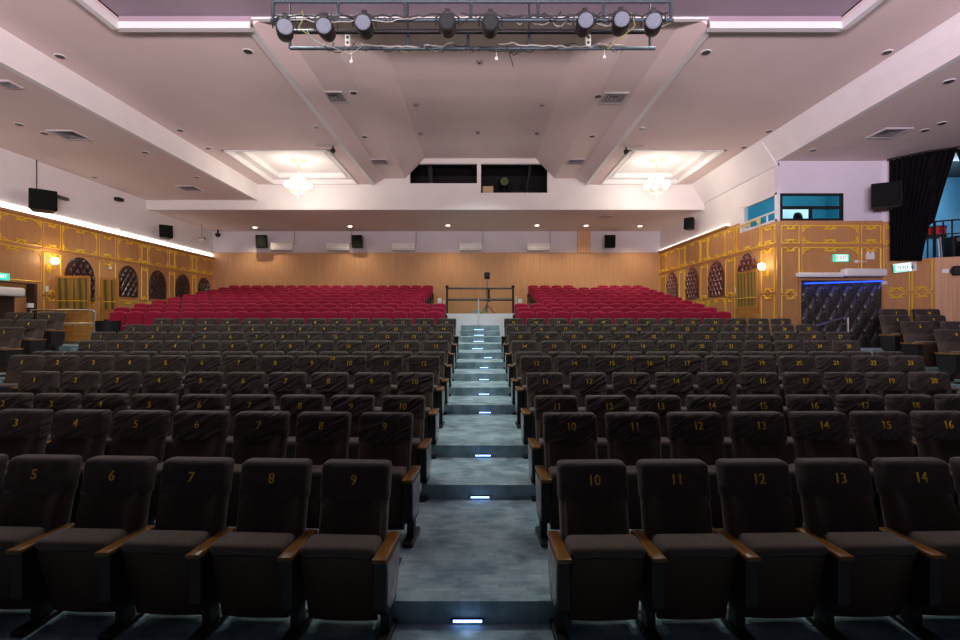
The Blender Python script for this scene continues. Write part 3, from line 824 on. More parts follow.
for px in (925,931,938,946,955,965,975): 
    q = on_line(px,-.25); b = B(); tube(b,[rel(q,0),rel(q,1.0)],.018,8); obj('post', b, dark_plastic, rail)
pm = PX(961,0,13.9)
t = thing('amplifier', 'black amplifier cabinet behind the box railing', 'amplifier', (pm.x,13.9,H(1.6)), 0)
b = B(); rbox(b,-.38,.38,-.2,.2,0,.72,.04,3); obj('cabinet', b, dark_plastic, t); b = B(); box(b,-.32,.32,-.215,-.195,.06,.50); obj('grille', b, grille_m, t)
b = B(); box(b,-.3,.3,-.21,-.19,.56,.66); obj('control_panel', b, plain('grey panel', (.2,.2,.2), .4), t)
# bracket light on parapet at right edge
pq = on_line(958,.12)
t = thing('floodlight', 'black floodlight bracketed to the oak parapet at the right edge', 'light', (pq.x,pq.y,H(1.25)), -.5)
b = B(); rbox(b,-.14,.14,-.12,.06,-.12,.12,.03,3); obj('housing', b, dark_plastic, t); b = B(); box(b,-.17,.17,.02,.10,-.02,.02); box(b,-.17,-.15,-.08,.1,-.05,.05); box(b,.15,.17,-.08,.1,-.05,.05); obj('bracket', b, dark_plastic, t)
pq = on_line(945.5,.015); b = B(); box(b,-.07,.07,-.012,.0,-.05,.05); o = obj('socket_plate', b, ac_white, loc=(pq.x,pq.y,H((320-271)/F*pq.y))); o.rotation_euler.z = -.54; tag(o,'small white plate on the oak parapet','socket')

# ------------------------------------------------------------------ signs
def glyph(b_, parent, mat, name='lettering'): return obj(name, b_, mat, parent)
pE = PX(841,258,13.83)
t = thing('exit_sign', 'lit green and white exit sign above the padded door', 'exit sign', pE)
b = B(); rbox(b,-.21,.21,-.02,.04,-.10,.10,.012,2); obj('case', b, exit_green, t)
b = B(); box(b,-.15,.16,-.026,-.018,-.085,.085); obj('face', b, exit_dim, t)
b = text_bm('EXIT', .15, .003)
for v in b.verts: v.co.y -= .029
obj('lettering', b, plain('pink red sign lettering', (.7,.28,.3), .6), t)
pS = on_line(908,.06); pS.z = H((320-267)/F*pS.y)
t = thing('direction_sign', 'tilted white and green direction sign with down arrow, below the black curtain', 'sign', pS, -.93)
t.rotation_euler = (0,-.09,-.55)
b = B(); rbox(b,-.30,.30,-.015,.02,-.125,.125,.008,2); obj('case', b, trim_m, t)
b = B(); box(b,-.29,.08,-.021,-.013,-.115,.115); obj('face', b, exit_dim, t)
b = B(); box(b,-.295,-.25,-.024,-.014,-.105,.105); box(b,-.295,.02,-.024,-.014,-.108,-.088); obj('green_band', b, exit_green, t)
b = text_bm('ทาง', .15, .003)
for v in b.verts: v.co.y -= .025; v.co.x -= .10
obj('lettering', b, green_ink, t)
b = B(); box(b,.092,.108,-.026,-.014,-.02,.08); prism(b,[(.06,-.0),(.14,-.0),(.10,-.07)],'y',-.026,-.014); obj('arrow', b, green_ink, t)
pW = PX(870,256.5,13.84)
t = thing('notice_box', 'small white wall box between the exit sign and black curtain', 'box', pW)
b = B(); rbox(b,-.11,.11,-.04,.03,-.085,.085,.012,2); obj('case', b, ac_white, t); b = B(); 
for s in (-1,1): lathe(b,[(.03,-.02),(.035,.02)],(s*.06,-.02,.10),'z',10)
obj('lamp', b, ac_white, t)
pq = PX(856,261.5,13.84); b = B(); lathe(b,[(.045,-.03),(.05,0)],(0,0,0),'y',12); box(b,.04,.3,-.012,0,-.008,.008); tag(obj('call_point', b, ac_white, loc=pq),'round white wall fitting with conduit, right of the exit sign','wall fitting')
pq = PX(884,283,13.8); b = B(); rbox(b,-.06,.06,-.05,.05,-.05,.05,.015,2); tag(obj('door_sensor', b, ac_white, loc=pq),'small white sensor box right of the padded door','sensor')
t = thing('exit_sign', 'green exit sign at the left edge above the dark doorway', 'exit sign', (XL+.05,12.62,H(.93+.08)))
t.location = (XL+.05, 12.75, H((320-276.3)/F*12.75)); t.rotation_euler.z = PI/2
b = B(); rbox(b,-.25,.25,-.03,.03,-.09,.09,.01,2); obj('case', b, exit_green, t)
b = text_bm('EXIT', .14, .003)
for v in b.verts: v.co.y -= .033; v.co.x += .02
obj('lettering', b, exit_white, t)
b = B(); box(b,-.03,.03,-.1,.1,-.06,.06)
tag(obj('door_closer', b, ac_white, loc=(XL-.02,13.72,H(.40))),'small white box on the door post beside the left air curtain','sensor')
for k,(px,py,lb) in enumerate(((46.5,289,'white switch plate below the left wall sconce'),)):
    Y = 12.25/(480-px)*F; b = B(); box(b,-.01,.012,-.05,.05,-.09,.09); tag(obj('switch_plate', b, ac_white, loc=(XL+.06,Y,H((320-py)/F*Y))),lb,'switch')
Y = 8.23/(736-480)*F; b = B(); box(b,-.012,.01,-.05,.05,-.09,.09); tag(obj('switch_plate', b, ac_white, loc=(XR-.055,Y,H((320-290)/F*Y))),'white switch plate left of the closed right hand wooden door','switch')
Y = 12.25/(480-110)*F; b = B(); lathe(b,[(.05,0),(.05,.03),(.02,.04)],(0,0,0),'x',14); tag(obj('wall_bell', b, ac_white, loc=(XL+.05,Y,H((320-268)/F*Y))),'round white bell between the first two left arches','bell')

# ------------------------------------------------------------------ lamps
def point(name, loc, e, col, r=.1):
    l = bpy.data.lights.new(name,'POINT'); l.energy = e; l.color = col; l.shadow_soft_size = r
    o = bpy.data.objects.new(name, l); C.objects.link(o); o.location = loc; return o
def spot(name, loc, tgt, e, col, ang=1.6, blend=.6, r=.06):
    l = bpy.data.lights.new(name,'SPOT'); l.energy = e; l.color = col; l.spot_size = ang; l.spot_blend = blend; l.shadow_soft_size = r
    o = bpy.data.objects.new(name, l); C.objects.link(o); o.location = loc
    o.rotation_euler = (Vector(tgt)-Vector(loc)).to_track_quat('-Z','Y').to_euler(); return o
def area(name, loc, tgt, sx, sy, e, col, spread=PI):
    l = bpy.data.lights.new(name,'AREA'); l.shape = 'RECTANGLE'; l.size = sx; l.size_y = sy; l.energy = e; l.color = col; l.spread = spread
    o = bpy.data.objects.new(name, l); C.objects.link(o); o.location = loc
    o.rotation_euler = (Vector(tgt)-Vector(loc)).to_track_quat('-Z','Y').to_euler(); return o
pale_gilt = plain('pale gilt metal', (.72,.58,.42), .35, .3)
WARM = (1,.87,.76)
def chandelier(x, y, label):
    z = H(5.30); t = thing('chandelier', label, 'chandelier', (x,y,z-1.25))
    top = 1.25
    b = B(); lathe(b,[(.02,top-.10),(.10,top-.08),(.20,top-.03),(.26,top-.015),(.26,top)],(0,0,0),'z',24); obj('ceiling_rose', b, plain('pale gilt rose', (.75,.52,.30), .4, .3), t, smooth=True)
    b = B()
    n = 16
    tube(b,[(0,0,top-.08),(0,0,.52)],.012,8)
    for k in range(8): 
        zz = .56+.07*k; tube(b,[(.022*math.cos(a),0 if k%2 else .022*math.cos(a),zz+.03*math.sin(a)) for a in [q*PI/4 for q in range(8)]],.005,5,close=True)
    obj('chain', b, pale_gilt, t)
    b = B(); lathe(b,[(.005,.0),(.03,.03),(.02,.07),(.05,.13),(.08,.20),(.04,.27),(.03,.40),(.06,.46),(.02,.52)],(0,0,0),'z',16); obj('stem', b, pale_gilt, t, smooth=True)
    for tier, (n, rr, zz) in enumerate(((6,.34,.34),(3,.18,.50))):
        for k in range(n):
            a = 2*PI*k/n+.3+tier*.5; c, s = math.cos(a), math.sin(a)
            b = B(); tube(b,[(c*rr*q, s*rr*q, .22+tier*.14+(zz-.22-tier*.14)*q**2-.10*math.sin(PI*q)) for q in [i/8 for i in range(9)]],.012,6); lathe(b,[(.035,zz-.03),(.045,zz)],(c*rr,s*rr,0),'z',10); ar = obj('arm', b, pale_gilt, t)
            b = B(); ball(b,(c*rr,s*rr,zz+.095),.105,12); obj('globe', b, globe_m, ar, smooth=True)
    point('chandelier_lamp', (x,y,z-1.45), CH_E*.62, WARM, .3)
    point('chandelier_lamp', (x,y,z-.62), CH_E*.22, WARM, .12)
CH_E = 170
chandelier(-6.04,16.6,'lit globe chandelier hanging from the left ceiling coffer')
chandelier(5.87,16.6,'lit globe chandelier hanging from the right ceiling coffer')
def sconce(x, y, h, s, label):
    t = thing('wall_sconce', label, 'wall light', (x,y,H(h)))
    b = B(); lathe(b,[(.03,-.02),(.075,-.01),(.075,.0)],(0,0,0),'x' ,14)
    for v in b.verts: v.co.x *= -s; v.co.z = v.co.z*1.6-.16
    obj('backplate', b, gold, t)
    b = B(); tube(b,[(0,0,-.16),(-s*.10,0,-.20),(-s*.16,0,-.14),(-s*.16,0,-.05)],.014,6); lathe(b,[(.05,-.06),(.06,-.04),(.02,-.03)],(-s*.16,0,0),'z',12); obj('arm', b, gold, t)
    b = B(); lathe(b,[(.04,-.05),(.085,.0),(.10,.08),(.075,.14),(.02,.16)],(-s*.16,0,0),'z',16); obj('shade', b, sconce_m, t, smooth=True)
    point('sconce_lamp', (x-s*.30,y,H(h)+.12), 14, (1,.72,.42), .08)
sconce(XL+.05,14.22,1.62,-1,'lit sconce on the left wall above the open door leaf')
sconce(XR-.05,14.32,1.47,1,'lit sconce on the right wall beside the closed wooden door')
# cove lights
def cove(x, s, y0, y1, z0, z1, label):
    t = thing('cove_light', label, 'light', (x,(y0+y1)/2,H(z0)))
    hl = (y1-y0)/2
    b = B(); box(b,min(0,-s*.10),max(0,-s*.10),-hl,hl,-.05,0); box(b,min(-s*.09,-s*.11),max(-s*.09,-s*.11),-hl,hl,-.05,.02); obj('ledge', b, wood_wall, t)
    b = B(); box(b,min(0,-s*.05),max(0,-s*.05),-hl,hl,.0,z1-z0); obj('diffuser', b, cove_m, t)
cove(XL,-1,8.0,22.94,2.86,3.03,'long white cove light along the top of the left wood panelling')
cove(XR,1,16.6,22.94,3.13,3.19,'slim cove light along the top of the right wood panelling')
# downlights in the rear ceiling
for k,(px,py) in enumerate(((255,227.3),(350,226.2),(448,225.2),(537,225.2),(586,225.5),(640,226))):
    Y = 4.08/((320-py)/F); p = Vector(((px-480)/F*Y, Y, H(4.08)))
    t = thing('downlight', 'lit downlight in the rear ceiling, '+['leftmost of the row','second from the left','third from the left','third from the right','second from the right, before the oak pilaster','rightmost of the row'][k], 'downlight', p, 0, 'lit rear ceiling downlights')
    b = B(); lathe(b,[(.10,-.012),(.12,-.005),(.12,.0)],(0,0,0),'z',18); obj('ring', b, trim_m, t)
    b = B(); lathe(b,[(.085,-.016),(.085,-.008)],(0,0,0),'z',18); obj('lamp', b, down_m, t)
    spot('downlight_lamp', (p.x,p.y,p.z-.05), (p.x,p.y+.35,0), 125, (1,.78,.54), 2.2, .8)
# unlit ceiling fittings
fit_dark = plain('dark downlight interior', (.03,.03,.03), .5)
def at_h(px, py, h): Y = h/((320-py)/F); return Vector(((px-480)/F*Y, Y, H(h)))
def unlit(px, py, h, label, r=.085):
    p = at_h(px,py,h); t = thing('ceiling_downlight', label, 'downlight', p, 0, 'unlit ceiling downlights')
    b = B(); lathe(b,[(r,-.012),(r*1.12,-.006),(r*1.12,0)],(0,0,0),'z',16); obj('ring', b, trim_m, t); b = B(); lathe(b,[(r*.9,-.018),(r*.9,-.008)],(0,0,0),'z',16); obj('recess', b, fit_dark, t)
unl = [(248,51,5.0,'left ceiling, just behind the front recess edge'),(60,56,5.0,'left ceiling, close to the outer step near the photo edge'),(180,130,5.0,'left ceiling, halfway along the outer step'),(316,127,5.0,'left ceiling, beside the centre trough'),(208,148,5.0,'left ceiling, just before the left coffer'),
 (19,124,4.42,'left side bay, nearest the photo edge'),(44.5,133,4.42,'left side bay, beside the nearer grille'),(145,152,4.42,'left side bay, between the two grilles'),(197,177,4.42,'left side bay, beside the farther grille'),(95,177,4.42,'left side bay, close above the wall'),
 (706,52,5.0,'right ceiling, just behind the front recess edge'),(887,52,5.0,'right ceiling, close to the outer step near the photo edge'),(769,131,5.0,'right ceiling, halfway along the outer step'),(642,128,5.0,'right ceiling, beside the centre trough'),(744,147,5.0,'right ceiling, just before the right coffer'),
 (949,81,4.42,'right side bay, nearest the photo edge'),(942,123,4.42,'right side bay, above the black curtain'),(925,130,4.42,'right side bay, left of the curtain corner'),(813,150,4.42,'right side bay, above the control room'),
 (353.5,92.5,5.22,'left trough strip, beside the large grille'),(598,96,5.22,'right trough strip, beside the large grille'),(364.6,136.6,5.22,'left trough strip, farther back'),(592,136,5.22,'right trough strip, farther back')]
for px,py,h,lb in unl: unlit(px,py,h,'small dark unlit downlight, '+lb)
for px,py,lb in ((479.6,61,'on the ceiling centre line nearest the lighting rig'),(416,104,'left of centre, middle of the trough'),(542,104,'right of centre, middle of the trough'),(420.6,133,'left of centre, toward the booth'),(537,133,'right of centre, toward the booth'),(478,132,'on the ceiling centre line toward the booth')):
    p = at_h(px,py,5.96); t = thing('smoke_detector','small round detector '+lb,'smoke detector',p,0,'detectors in the ceiling trough')
    b = B(); lathe(b,[(.03,-.05),(.07,-.035),(.08,0)],(0,0,0),'z',14); obj('body', b, plain('grey detector', (.25,.22,.22), .5), t); b = B(); lathe(b,[(.025,-.062),(.025,-.05)],(0,0,0),'z',10); obj('sensor', b, dark_plastic, t)
def grille(px, py, h, w, d, label):
    p = at_h(px,py,h); t = thing('ceiling_vent', label, 'air vent', p, 0, 'ceiling air vents')
    b = B(); frame_rect(b,-w/2,w/2,-d/2,d/2,-.03,.0,.045)
    for v in b.verts: v.co = Vector((v.co.x, v.co.z, v.co.y))
    obj('frame', b, plain('grey vent frame', (.50,.46,.47), .6), t)
    b = B(); box(b,-w/2+.03,w/2-.03,-d/2+.03,d/2-.03,-.008,-.002); obj('duct', b, fit_dark, t)
    b = B()
    for q in range(1,4):
        s = 1-q*.24
        x, y = w/2*s, d/2*s; z0, z1 = -.028, -.006; e = .05
        for a0,a1,b0,b1 in (((-x,-y),(x,-y),(x-e,-y+e),(-x+e,-y+e)),((x,-y),(x,y),(x-e,y-e),(x-e,-y+e)),((x,y),(-x,y),(-x+e,y-e),(x-e,y-e)),((-x,y),(-x,-y),(-x+e,-y+e),(-x+e,y-e))):
            b.faces.new([b.verts.new((*a0,z0)),b.verts.new((*a1,z0)),b.verts.new((*b0,z1)),b.verts.new((*b1,z1))])
    o = obj('louvre', b, plain('grey louvre', (.22,.20,.22), .5), t); o.modifiers.new('s','SOLIDIFY').thickness = .006
grille(333.5,96.5,5.22,.58,.58,'large square air vent, left trough strip near the front')
grille(613.5,97.5,5.22,.58,.58,'large square air vent, right trough strip near the front')
grille(380,161.5,5.22,.58,.58,'air vent at the far end of the left trough strip')
grille(576,161.5,5.22,.58,.58,'air vent at the far end of the right trough strip')
grille(70,134.5,4.42,.62,.62,'square air vent, left side bay, nearer one')
grille(190,188,4.42,.62,.62,'square air vent, left side bay, farther one')
grille(889,132.5,4.42,.62,.62,'square air vent, right side bay ceiling')
grille(8,83.5,4.42,.30,.30,'small square vent at the left photo edge')
for px,py,s,lb in ((333,146.5,1,'black motorised camera under the ceiling beside the left coffer'),(626,147.5,-1,'black motorised camera under the ceiling beside the right coffer')):
    p = at_h(px,py-1.5,5.0); t = thing('ceiling_camera', lb, 'camera', p)
    b = B(); box(b,-.5 if s>0 else -.05,.05 if s>0 else .5,-.03,.03,-.03,0); obj('mount_bar', b, plain('grey bar', (.3,.28,.27), .5), t)
    b = B(); tube(b,[(0,0,-.02),(0,0,-.14)],.02,8); ball(b,(0,0,-.16),.07,8); lathe(b,[(.045,-.12),(.045,.04)],(0,-.02,-.2),'y',12); obj('head', b, dark_plastic, t)
for px,lb in ((532,'small dark speaker grille on the rear ceiling right of centre'),):
    p = at_h(607,216,4.08); b = B(); box(b,-.2,.2,-.15,.15,-.02,0); tag(obj('access_hatch', b, plain('grey hatch',(.4,.34,.32),.6), loc=p),'small grey hatch in the rear ceiling above the right speaker','hatch')

# ------------------------------------------------------------------ rear wall equipment
def ac_unit(px, label):
    x = (px-480)/F*22.8; t = thing('air_conditioner', label, 'air conditioner', (x,22.99,H((320-250.8)/F*22.9)), 0, 'air conditioners on the back wall')
    b = B(); rbox(b,-.53,.53,-.24,0,0,.36,.05,4); obj('housing', b, ac_white, t, smooth=True)
    b = B(); box(b,-.48,.48,-.20,-.06,-.012,.01); box(b,-.49,.49,-.2445,-.235,.055,.07); obj('air_outlet', b, plain('grey vent slot', (.25,.24,.23), .5), t)
    b = B(); box(b,.28,.40,-.246,-.236,.17,.19); obj('display', b, plain('pale display', (.45,.5,.5), .3), t)
    b = B(); tube(b,[(.545,-.04,.30),(.56,-.04,.36),(.56,-.04,H(4.08)-t.location.z)],.022,6); obj('pipe', b, plain('grey pipe', (.42,.39,.40), .6), t)
for px,lb in ((281,'leftmost'),(338,'second from the left'),(403.5,'left of the centre line'),(470.5,'above the railing'),(538.5,'rightmost, beside the oak pilaster')): ac_unit(px,'white split air conditioner on the back wall, '+lb)
def wall_speaker(loc, w, h, d, rz, tilt, label, cv=.3):
    t = thing('wall_speaker', label, 'loudspeaker', loc); t.rotation_euler = (tilt,0,rz)
    b = B(); prism(b,[(-w/2,0),(w/2,0),(w/2*(1-cv),d),(-w/2*(1-cv),d)],'z',-h/2,h/2); bmesh.ops.bevel(b,geom=b.edges[:],offset=.015,segments=2,affect='EDGES'); obj('cabinet', b, dark_plastic, t)
    b = B(); n = 8
    poly = [(-w/2*.94,0.004)]+[(-w/2*.94+w*.94*i/n, -.03-.03*math.sin(PI*i/n)) for i in range(n+1)]+[(w/2*.94,.004)]
    prism(b,poly,'z',-h/2*.94,h/2*.94); obj('grille', b, grille_m, t)
    b = B(); tube(b,[(0,d-.02,0),(0,d+.12,0)],.025,8); obj('bracket', b, black_metal, t)
for px,lb in ((263,'left end of the back wall'),(358,'between the second and third back wall air conditioners'),(609,'right of the oak pilaster')):
    p = PX(px,242,22.75); t_ = wall_speaker((p.x,22.55,p.z),.50,.58,.30,0,.12,'dark loudspeaker on the back wall, '+lb)
wall_speaker((XL+.55,13.45,H(3.24)),.60,.56,.35,.75,-.1,'large black loudspeaker on the left wall near the photo edge')
wall_speaker((XL+.5,18.8,H(3.34)),.46,.48,.32,.75,-.1,'black loudspeaker above the cove light, between the second and third left arches')
wall_speaker((XR-.42,18.85,H(2.55+1.10)),.36,.44,.26,-.8,-.1,'grey black loudspeaker high on the right wall')
p = PX(885,195,13.2); wall_speaker((p.x,13.15,p.z),.66,.66,.45,-.5,-.05,'large black loudspeaker beside the black curtain', .45)
b = B(); box(b,XL,XL+.10,13.75,14.85,H(3.53),H(3.62)); tag(obj('speaker_bar', b, plain('dark grey bar', (.06,.055,.05), .5)),'dark horizontal bar on the left wall beside the large loudspeaker','bar')
b = B(); tube(b,[(XL+.06,13.8,H(3.6)),(XL+.06,13.8,H(4.42))],.012,6); tag(obj('hanging_wire', b, black_metal),'thin rod from the ceiling to the dark bar on the left wall','rod')
Y = 12.1/358*F; b = B(); rbox(b,-.02,.16,-.12,.12,-.06,.06,.02,2); tag(obj('wall_camera', b, dark_plastic, loc=(XL+.03,Y,H((320-199.5)/F*Y))),'small black camera high on the left wall','camera')
b = B(); tube(b,[(0,0,.55),(0,0,0)],.02,6); rbox(b,-.12,.12,-.09,.09,-.12,0,.02,2); tag(obj('hanging_projector', b, plain('grey metal', (.30,.27,.25), .5), loc=(-11.8,21.2,H(3.53))),'grey fixture hanging on a rod in the rear left corner','fixture')
b = B(); lathe(b,[(.02,-.12),(.09,-.09),(.11,0),(.13,.0),(.13,.04),(.04,.05),(.04,.20)],(0,0,0),'z',14); tag(obj('dome_camera', b, dark_plastic, loc=(-11.9,22.7,H(3.88))),'dark dome camera in the rear left corner','camera')
b = B(); rbox(b,-.05,.05,-.05,.05,0,.07,.015,2); tag(obj('cove_sensor', b, ac_white, loc=(XL+.10,16.93,H(3.03))),'tiny white box standing on the left cove light','sensor')

# ------------------------------------------------------------------ booth contents
def booth():
    p = PX(504.5,181.5,19.3); t = thing('follow_spot','dark follow spotlight with greenish lens inside the right booth opening','spotlight',(p.x,19.3,H(4.24)))
    zc = p.z-H(4.24)
    b = B(); lathe(b,[(.17,-.02),(.19,0),(.19,.5),(.12,.62)],(0,0,zc),'y',18); obj('body', b, dark_plastic, t)
    b = B(); lathe(b,[(.155,-.03),(.155,-.01)],(0,0,zc),'y',18); obj('lens', b, plain('greenish lens', (.09,.11,.035), .25), t)
    b = B(); tube(b,[(0,.25,0),(0,.25,zc-.18)],.03,8); lathe(b,[(.25,0),(.25,.03)],(0,.25,0),'z',14); obj('stand', b, black_metal, t)
    p = PX(488,192,18.9); b = B(); rbox(b,-.2,.2,-.12,.12,0,H((320-186.5)/F*18.9)-H(4.24),.015,2); tag(obj('carton', b, plain('tan card', (.55,.40,.24), .8), loc=(p.x,18.95,H(4.24))),'tan carton on the booth sill','box')
    b = B(); tube(b,[(1.70,19.2,H(4.25)),(1.95,19.0,H(6.05))],.07,8); tag(obj('booth_post', b, black_metal),'slanting black post inside the right booth opening','post')
    b = B(); rbox(b,-.55,.55,-.2,.2,0,.9,.02,2); tag(obj('equipment_case', b, plain('dark grey case', (.035,.035,.035), .4), loc=(1.75,20.2,H(4.24))),'dark equipment case at the right of the booth','case')
    b = B(); tube(b,[(-1.85,19.4,H(4.25)),(-1.95,19.4,H(6.08))],.1,8); tag(obj('booth_post', b, plain('dark grey post', (.03,.028,.032), .6)),'dark post inside the left booth opening','post')
booth()

# ------------------------------------------------------------------ lighting rig
pipe_m = plain('blue grey rig pipe', (.045,.068,.085), .5, .3)
YF, YB = 6.2, 6.85
zb, zt = H(3.72), H(3.95)
xa, xb_ = PX(273,0,YF).x, PX(671,0,YF).x
rig = thing('lighting_rig','suspended blue grey pipe rig holding the stage lights','lighting rig',((xa+xb_)/2,(YF+YB)/2,zb))
def rr(x,y,z): return (x-(xa+xb_)/2, y-(YF+YB)/2, z-zb)
def pipe(p, q, name='pipe', r=.024, mat=pipe_m):
    b = B(); tube(b,[rr(*p),rr(*q)],r,10); return obj(name, b, mat, rig, smooth=True)
for y in (YF,YB): 
    pipe((xa-.03,y,zb),(xb_+.03,y,zb)); 
pipe((xa,YF,zt),(xb_,YF,zt)); pipe((xa-.03,YB,zt),(xb_+.03,YB,zt),'dark_bar',.032,black_metal)
for px in (273,338,405,471,538,604,671):
    x = PX(px,0,YF).x
    pipe((x,YF,zb),(x,YF,zt),'strut',.020)
for px in (290,408,468,529,590,650):
    x = PX(px,0,YB).x
    pipe((x,YB,zb),(x,YB,zt),'strut',.020)
for px in (273,405,538,671):
    x = PX(px,0,YF).x; pipe((x,YF,zt),(x,YF,H(5.13)),'hanger',.020)
for px in (290,408,529,650):
    x = PX(px,0,YB).x; pipe((x,YB,zt),(x,YB,H(5.13)),'hanger',.010,black_metal)
rc = random.Random(11)
for y_, x0_, x1_, n_, mt in ((YF-.03,xa,xb_,26,black_metal),(YF+.02,xa,xb_,14,plain('pale cable',(.22,.22,.20),.6)),(YB-.03,PX(300,0,YB).x,PX(645,0,YB).x,16,black_metal),(YB+.03,PX(340,0,YB).x,PX(600,0,YB).x,10,plain('yellow green cable',(.15,.14,.05),.6))):
    b = B()
    for q in range(n_):
        a_ = rc.uniform(x0_,x1_-.25); l_ = rc.uniform(.12,.5); d_ = rc.uniform(.02,.12); up = rc.uniform(0,.08)
        tube(b,[rr(a_+l_*i_/8, y_+rc.uniform(-.015,.015), zb+up+rc.uniform(-.008,.008)-d_*math.sin(PI*i_/8)) for i_ in range(9)],rc.uniform(.004,.008),5)
    obj('cable_bundle', b, mt, rig, smooth=True)['kind'] = 'stuff'
place = ['far left end of the rig','second from the left on the rig','third from the left on the rig','fourth from the left, left of centre','fourth from the right, right of centre','third from the right on the rig','second from the right on the rig','far right end of the rig']
for k,(px,py,rz,tl) in enumerate(((285,30.5,.35,.1),(326,30,.05,.1),(364.5,27,.05,.05),(447.5,26,0,.10),(490.5,26.5,0,.10),(584.5,25,-.05,.05),(620.5,24,-.12,.05),(653,25,-.25,.1))):
    yl = YF-.02; p = PX(px,py,yl)
    t = thing('stage_light','round LED stage light with pale face, '+place[k],'stage light',p,rz,'stage lights on the rig')
    t.rotation_euler = (tl,0,rz)
    b = B(); lathe(b,[(.085,-.10),(.105,-.11),(.105,.02),(.095,.12),(.05,.17)],(0,0,0),'y',22); obj('housing', b, dark_plastic, t, smooth=True)
    dark = k in (3,4)
    b = B(); lathe(b,[(.091,-.112),(.091,-.104)],(0,0,0),'y',22)
    lm = obj('lens', b, lens_m if not dark else plain('dark LED lens', (.02,.025,.027), .8, 0, .1), t)
    b = B()
    for i in range(-4,5):
        for j in range(-4,5):
            u = (i+.5*(j%2))*.024; v = j*.021
            if u*u+v*v < .082**2: lathe(b,[(.009,-.118),(.007,-.111)],(u,0,v),'y',6)
    obj('led_cluster', b, plain('clear LED bead', (.22,.25,.31) if not dark else (.05,.058,.055), .6, 0, .15), t)
    b = B(); tube(b,[(-.14,0,0),(-.14,0,.10),(-.05,0,.155),(.05,0,.155),(.14,0,.10),(.14,0,0)],.009,6); obj('yoke', b, black_metal, t)
    b = B(); rbox(b,-.03,.03,-.03,.05,.14,.155+max(.0,0)+.04,.008,2); obj('clamp', b, black_metal, t)
cab = [('black',.012,(.01,.01,.011)),('pale',.008,(.30,.30,.27)),('yellow green',.007,(.20,.20,.05))]
rnd = random.Random(3)
def cable(pts, r, col, label):
    b = B(); tube(b, pts, r, 6); tag(obj('cable', b, plain('cable sheath',col,.6), smooth=True), label, 'cable')
def sag(x0,x1,y,z,d,n=14,jit=.02):
    return [(x0+(x1-x0)*i/n+rnd.uniform(-jit,jit), y+rnd.uniform(-.02,.02), z-d*math.sin(PI*i/n)+rnd.uniform(-jit,jit)*.6) for i in range(n+1)]
X6 = lambda px: PX(px,0,YF).x
X7 = lambda px: PX(px,0,YB).x
cable(sag(X6(275),X6(455),YF-.035,zb+.045,.02,30),.011,cab[0][2],'black cable strapped along the left half of the front rig pipe')
cable(sag(X6(460),X6(668),YF-.035,zb+.045,.02,30),.011,cab[0][2],'black cable strapped along the right half of the front rig pipe')
cable(sag(X6(280),X6(420),YF-.05,zb-.015,.03,20),.007,cab[1][2],'pale cable along the front rig pipe, left side')
cable(sag(X7(360),X7(455),YB-.03,zb+.04,.03,20,.03),.010,cab[1][2],'pale cable bundled on the rear rig pipe, left of centre')
cable(sag(X7(455),X7(570),YB-.03,zb+.03,.09,20),.008,cab[0][2],'black cable drooping from the rear rig pipe at centre')
cable(sag(X7(500),X7(620),YB-.03,zb+.05,.04,20,.03),.010,cab[1][2],'pale cable bundled on the rear rig pipe, right of centre')
cable([(X7(308),YB-.04,zt),(X7(312),YB-.05,zt-.12),(X7(322),YB-.05,zt-.2),(X7(335),YB-.05,zb-.02),(X7(352),YB-.05,zb-.11),(X7(364),YB-.05,zb+.02)],.007,cab[1][2],'pale looped cable at the left end of the rig')
cable([(X6(303),YF-.03,zb+.1),(X6(305),YF-.04,zb),(X6(300),YF-.05,zb-.12),(X6(309),YF-.03,zb-.2)],.008,cab[2][2],'yellow green cable hanging at the left end of the rig')
cable([(X6(630),YF-.03,zb+.08),(X6(634),YF-.05,zb-.1),(X6(622),YF-.02,zb-.22),(X6(610),YF+.1,zb-.3),(X7(600),YB-.03,zb+.02)],.008,cab[2][2],'yellow green cable hanging at the right end of the rig')
cable([(X7(512),YB,zb),(X7(509),YB-.02,zb-.08),(X7(512),YB,zb-.18),(X7(513),YB,zb-.25)],.006,cab[0][2],'short black cable end dangling below the rig centre')
for px,d,lb in ((351,.16,'left'),(496,.12,'centre'),(604,.10,'right')):
    x = X7(px); b = B(); tube(b,[(x,YB,zb),(x+.01,YB,zb-d)],.004,5); rbox(b,x-.014,x+.024,YB-.015,YB+.015,zb-d-.04,zb-d,.006,2); tag(obj('hanging_plug', b, ac_white),f'small white plug dangling below the rig, {lb} one','plug')
for px,py,lb in ((348,41,'left'),(588,41,'right')):
    p = PX(px,py,YB-.07); t = thing('power_outlet', f'white double outlet box on the {lb} of the rig', 'outlet', p)
    b = B(); rbox(b,-.035,.035,-.025,.025,-.075,.075,.008,2); obj('case', b, ac_white, t)
    for s in (-.035,.035): b = B(); lathe(b,[(.02,-.029),(.02,-.024)],(0,0,s),'y',10); obj('socket', b, fit_dark, t)

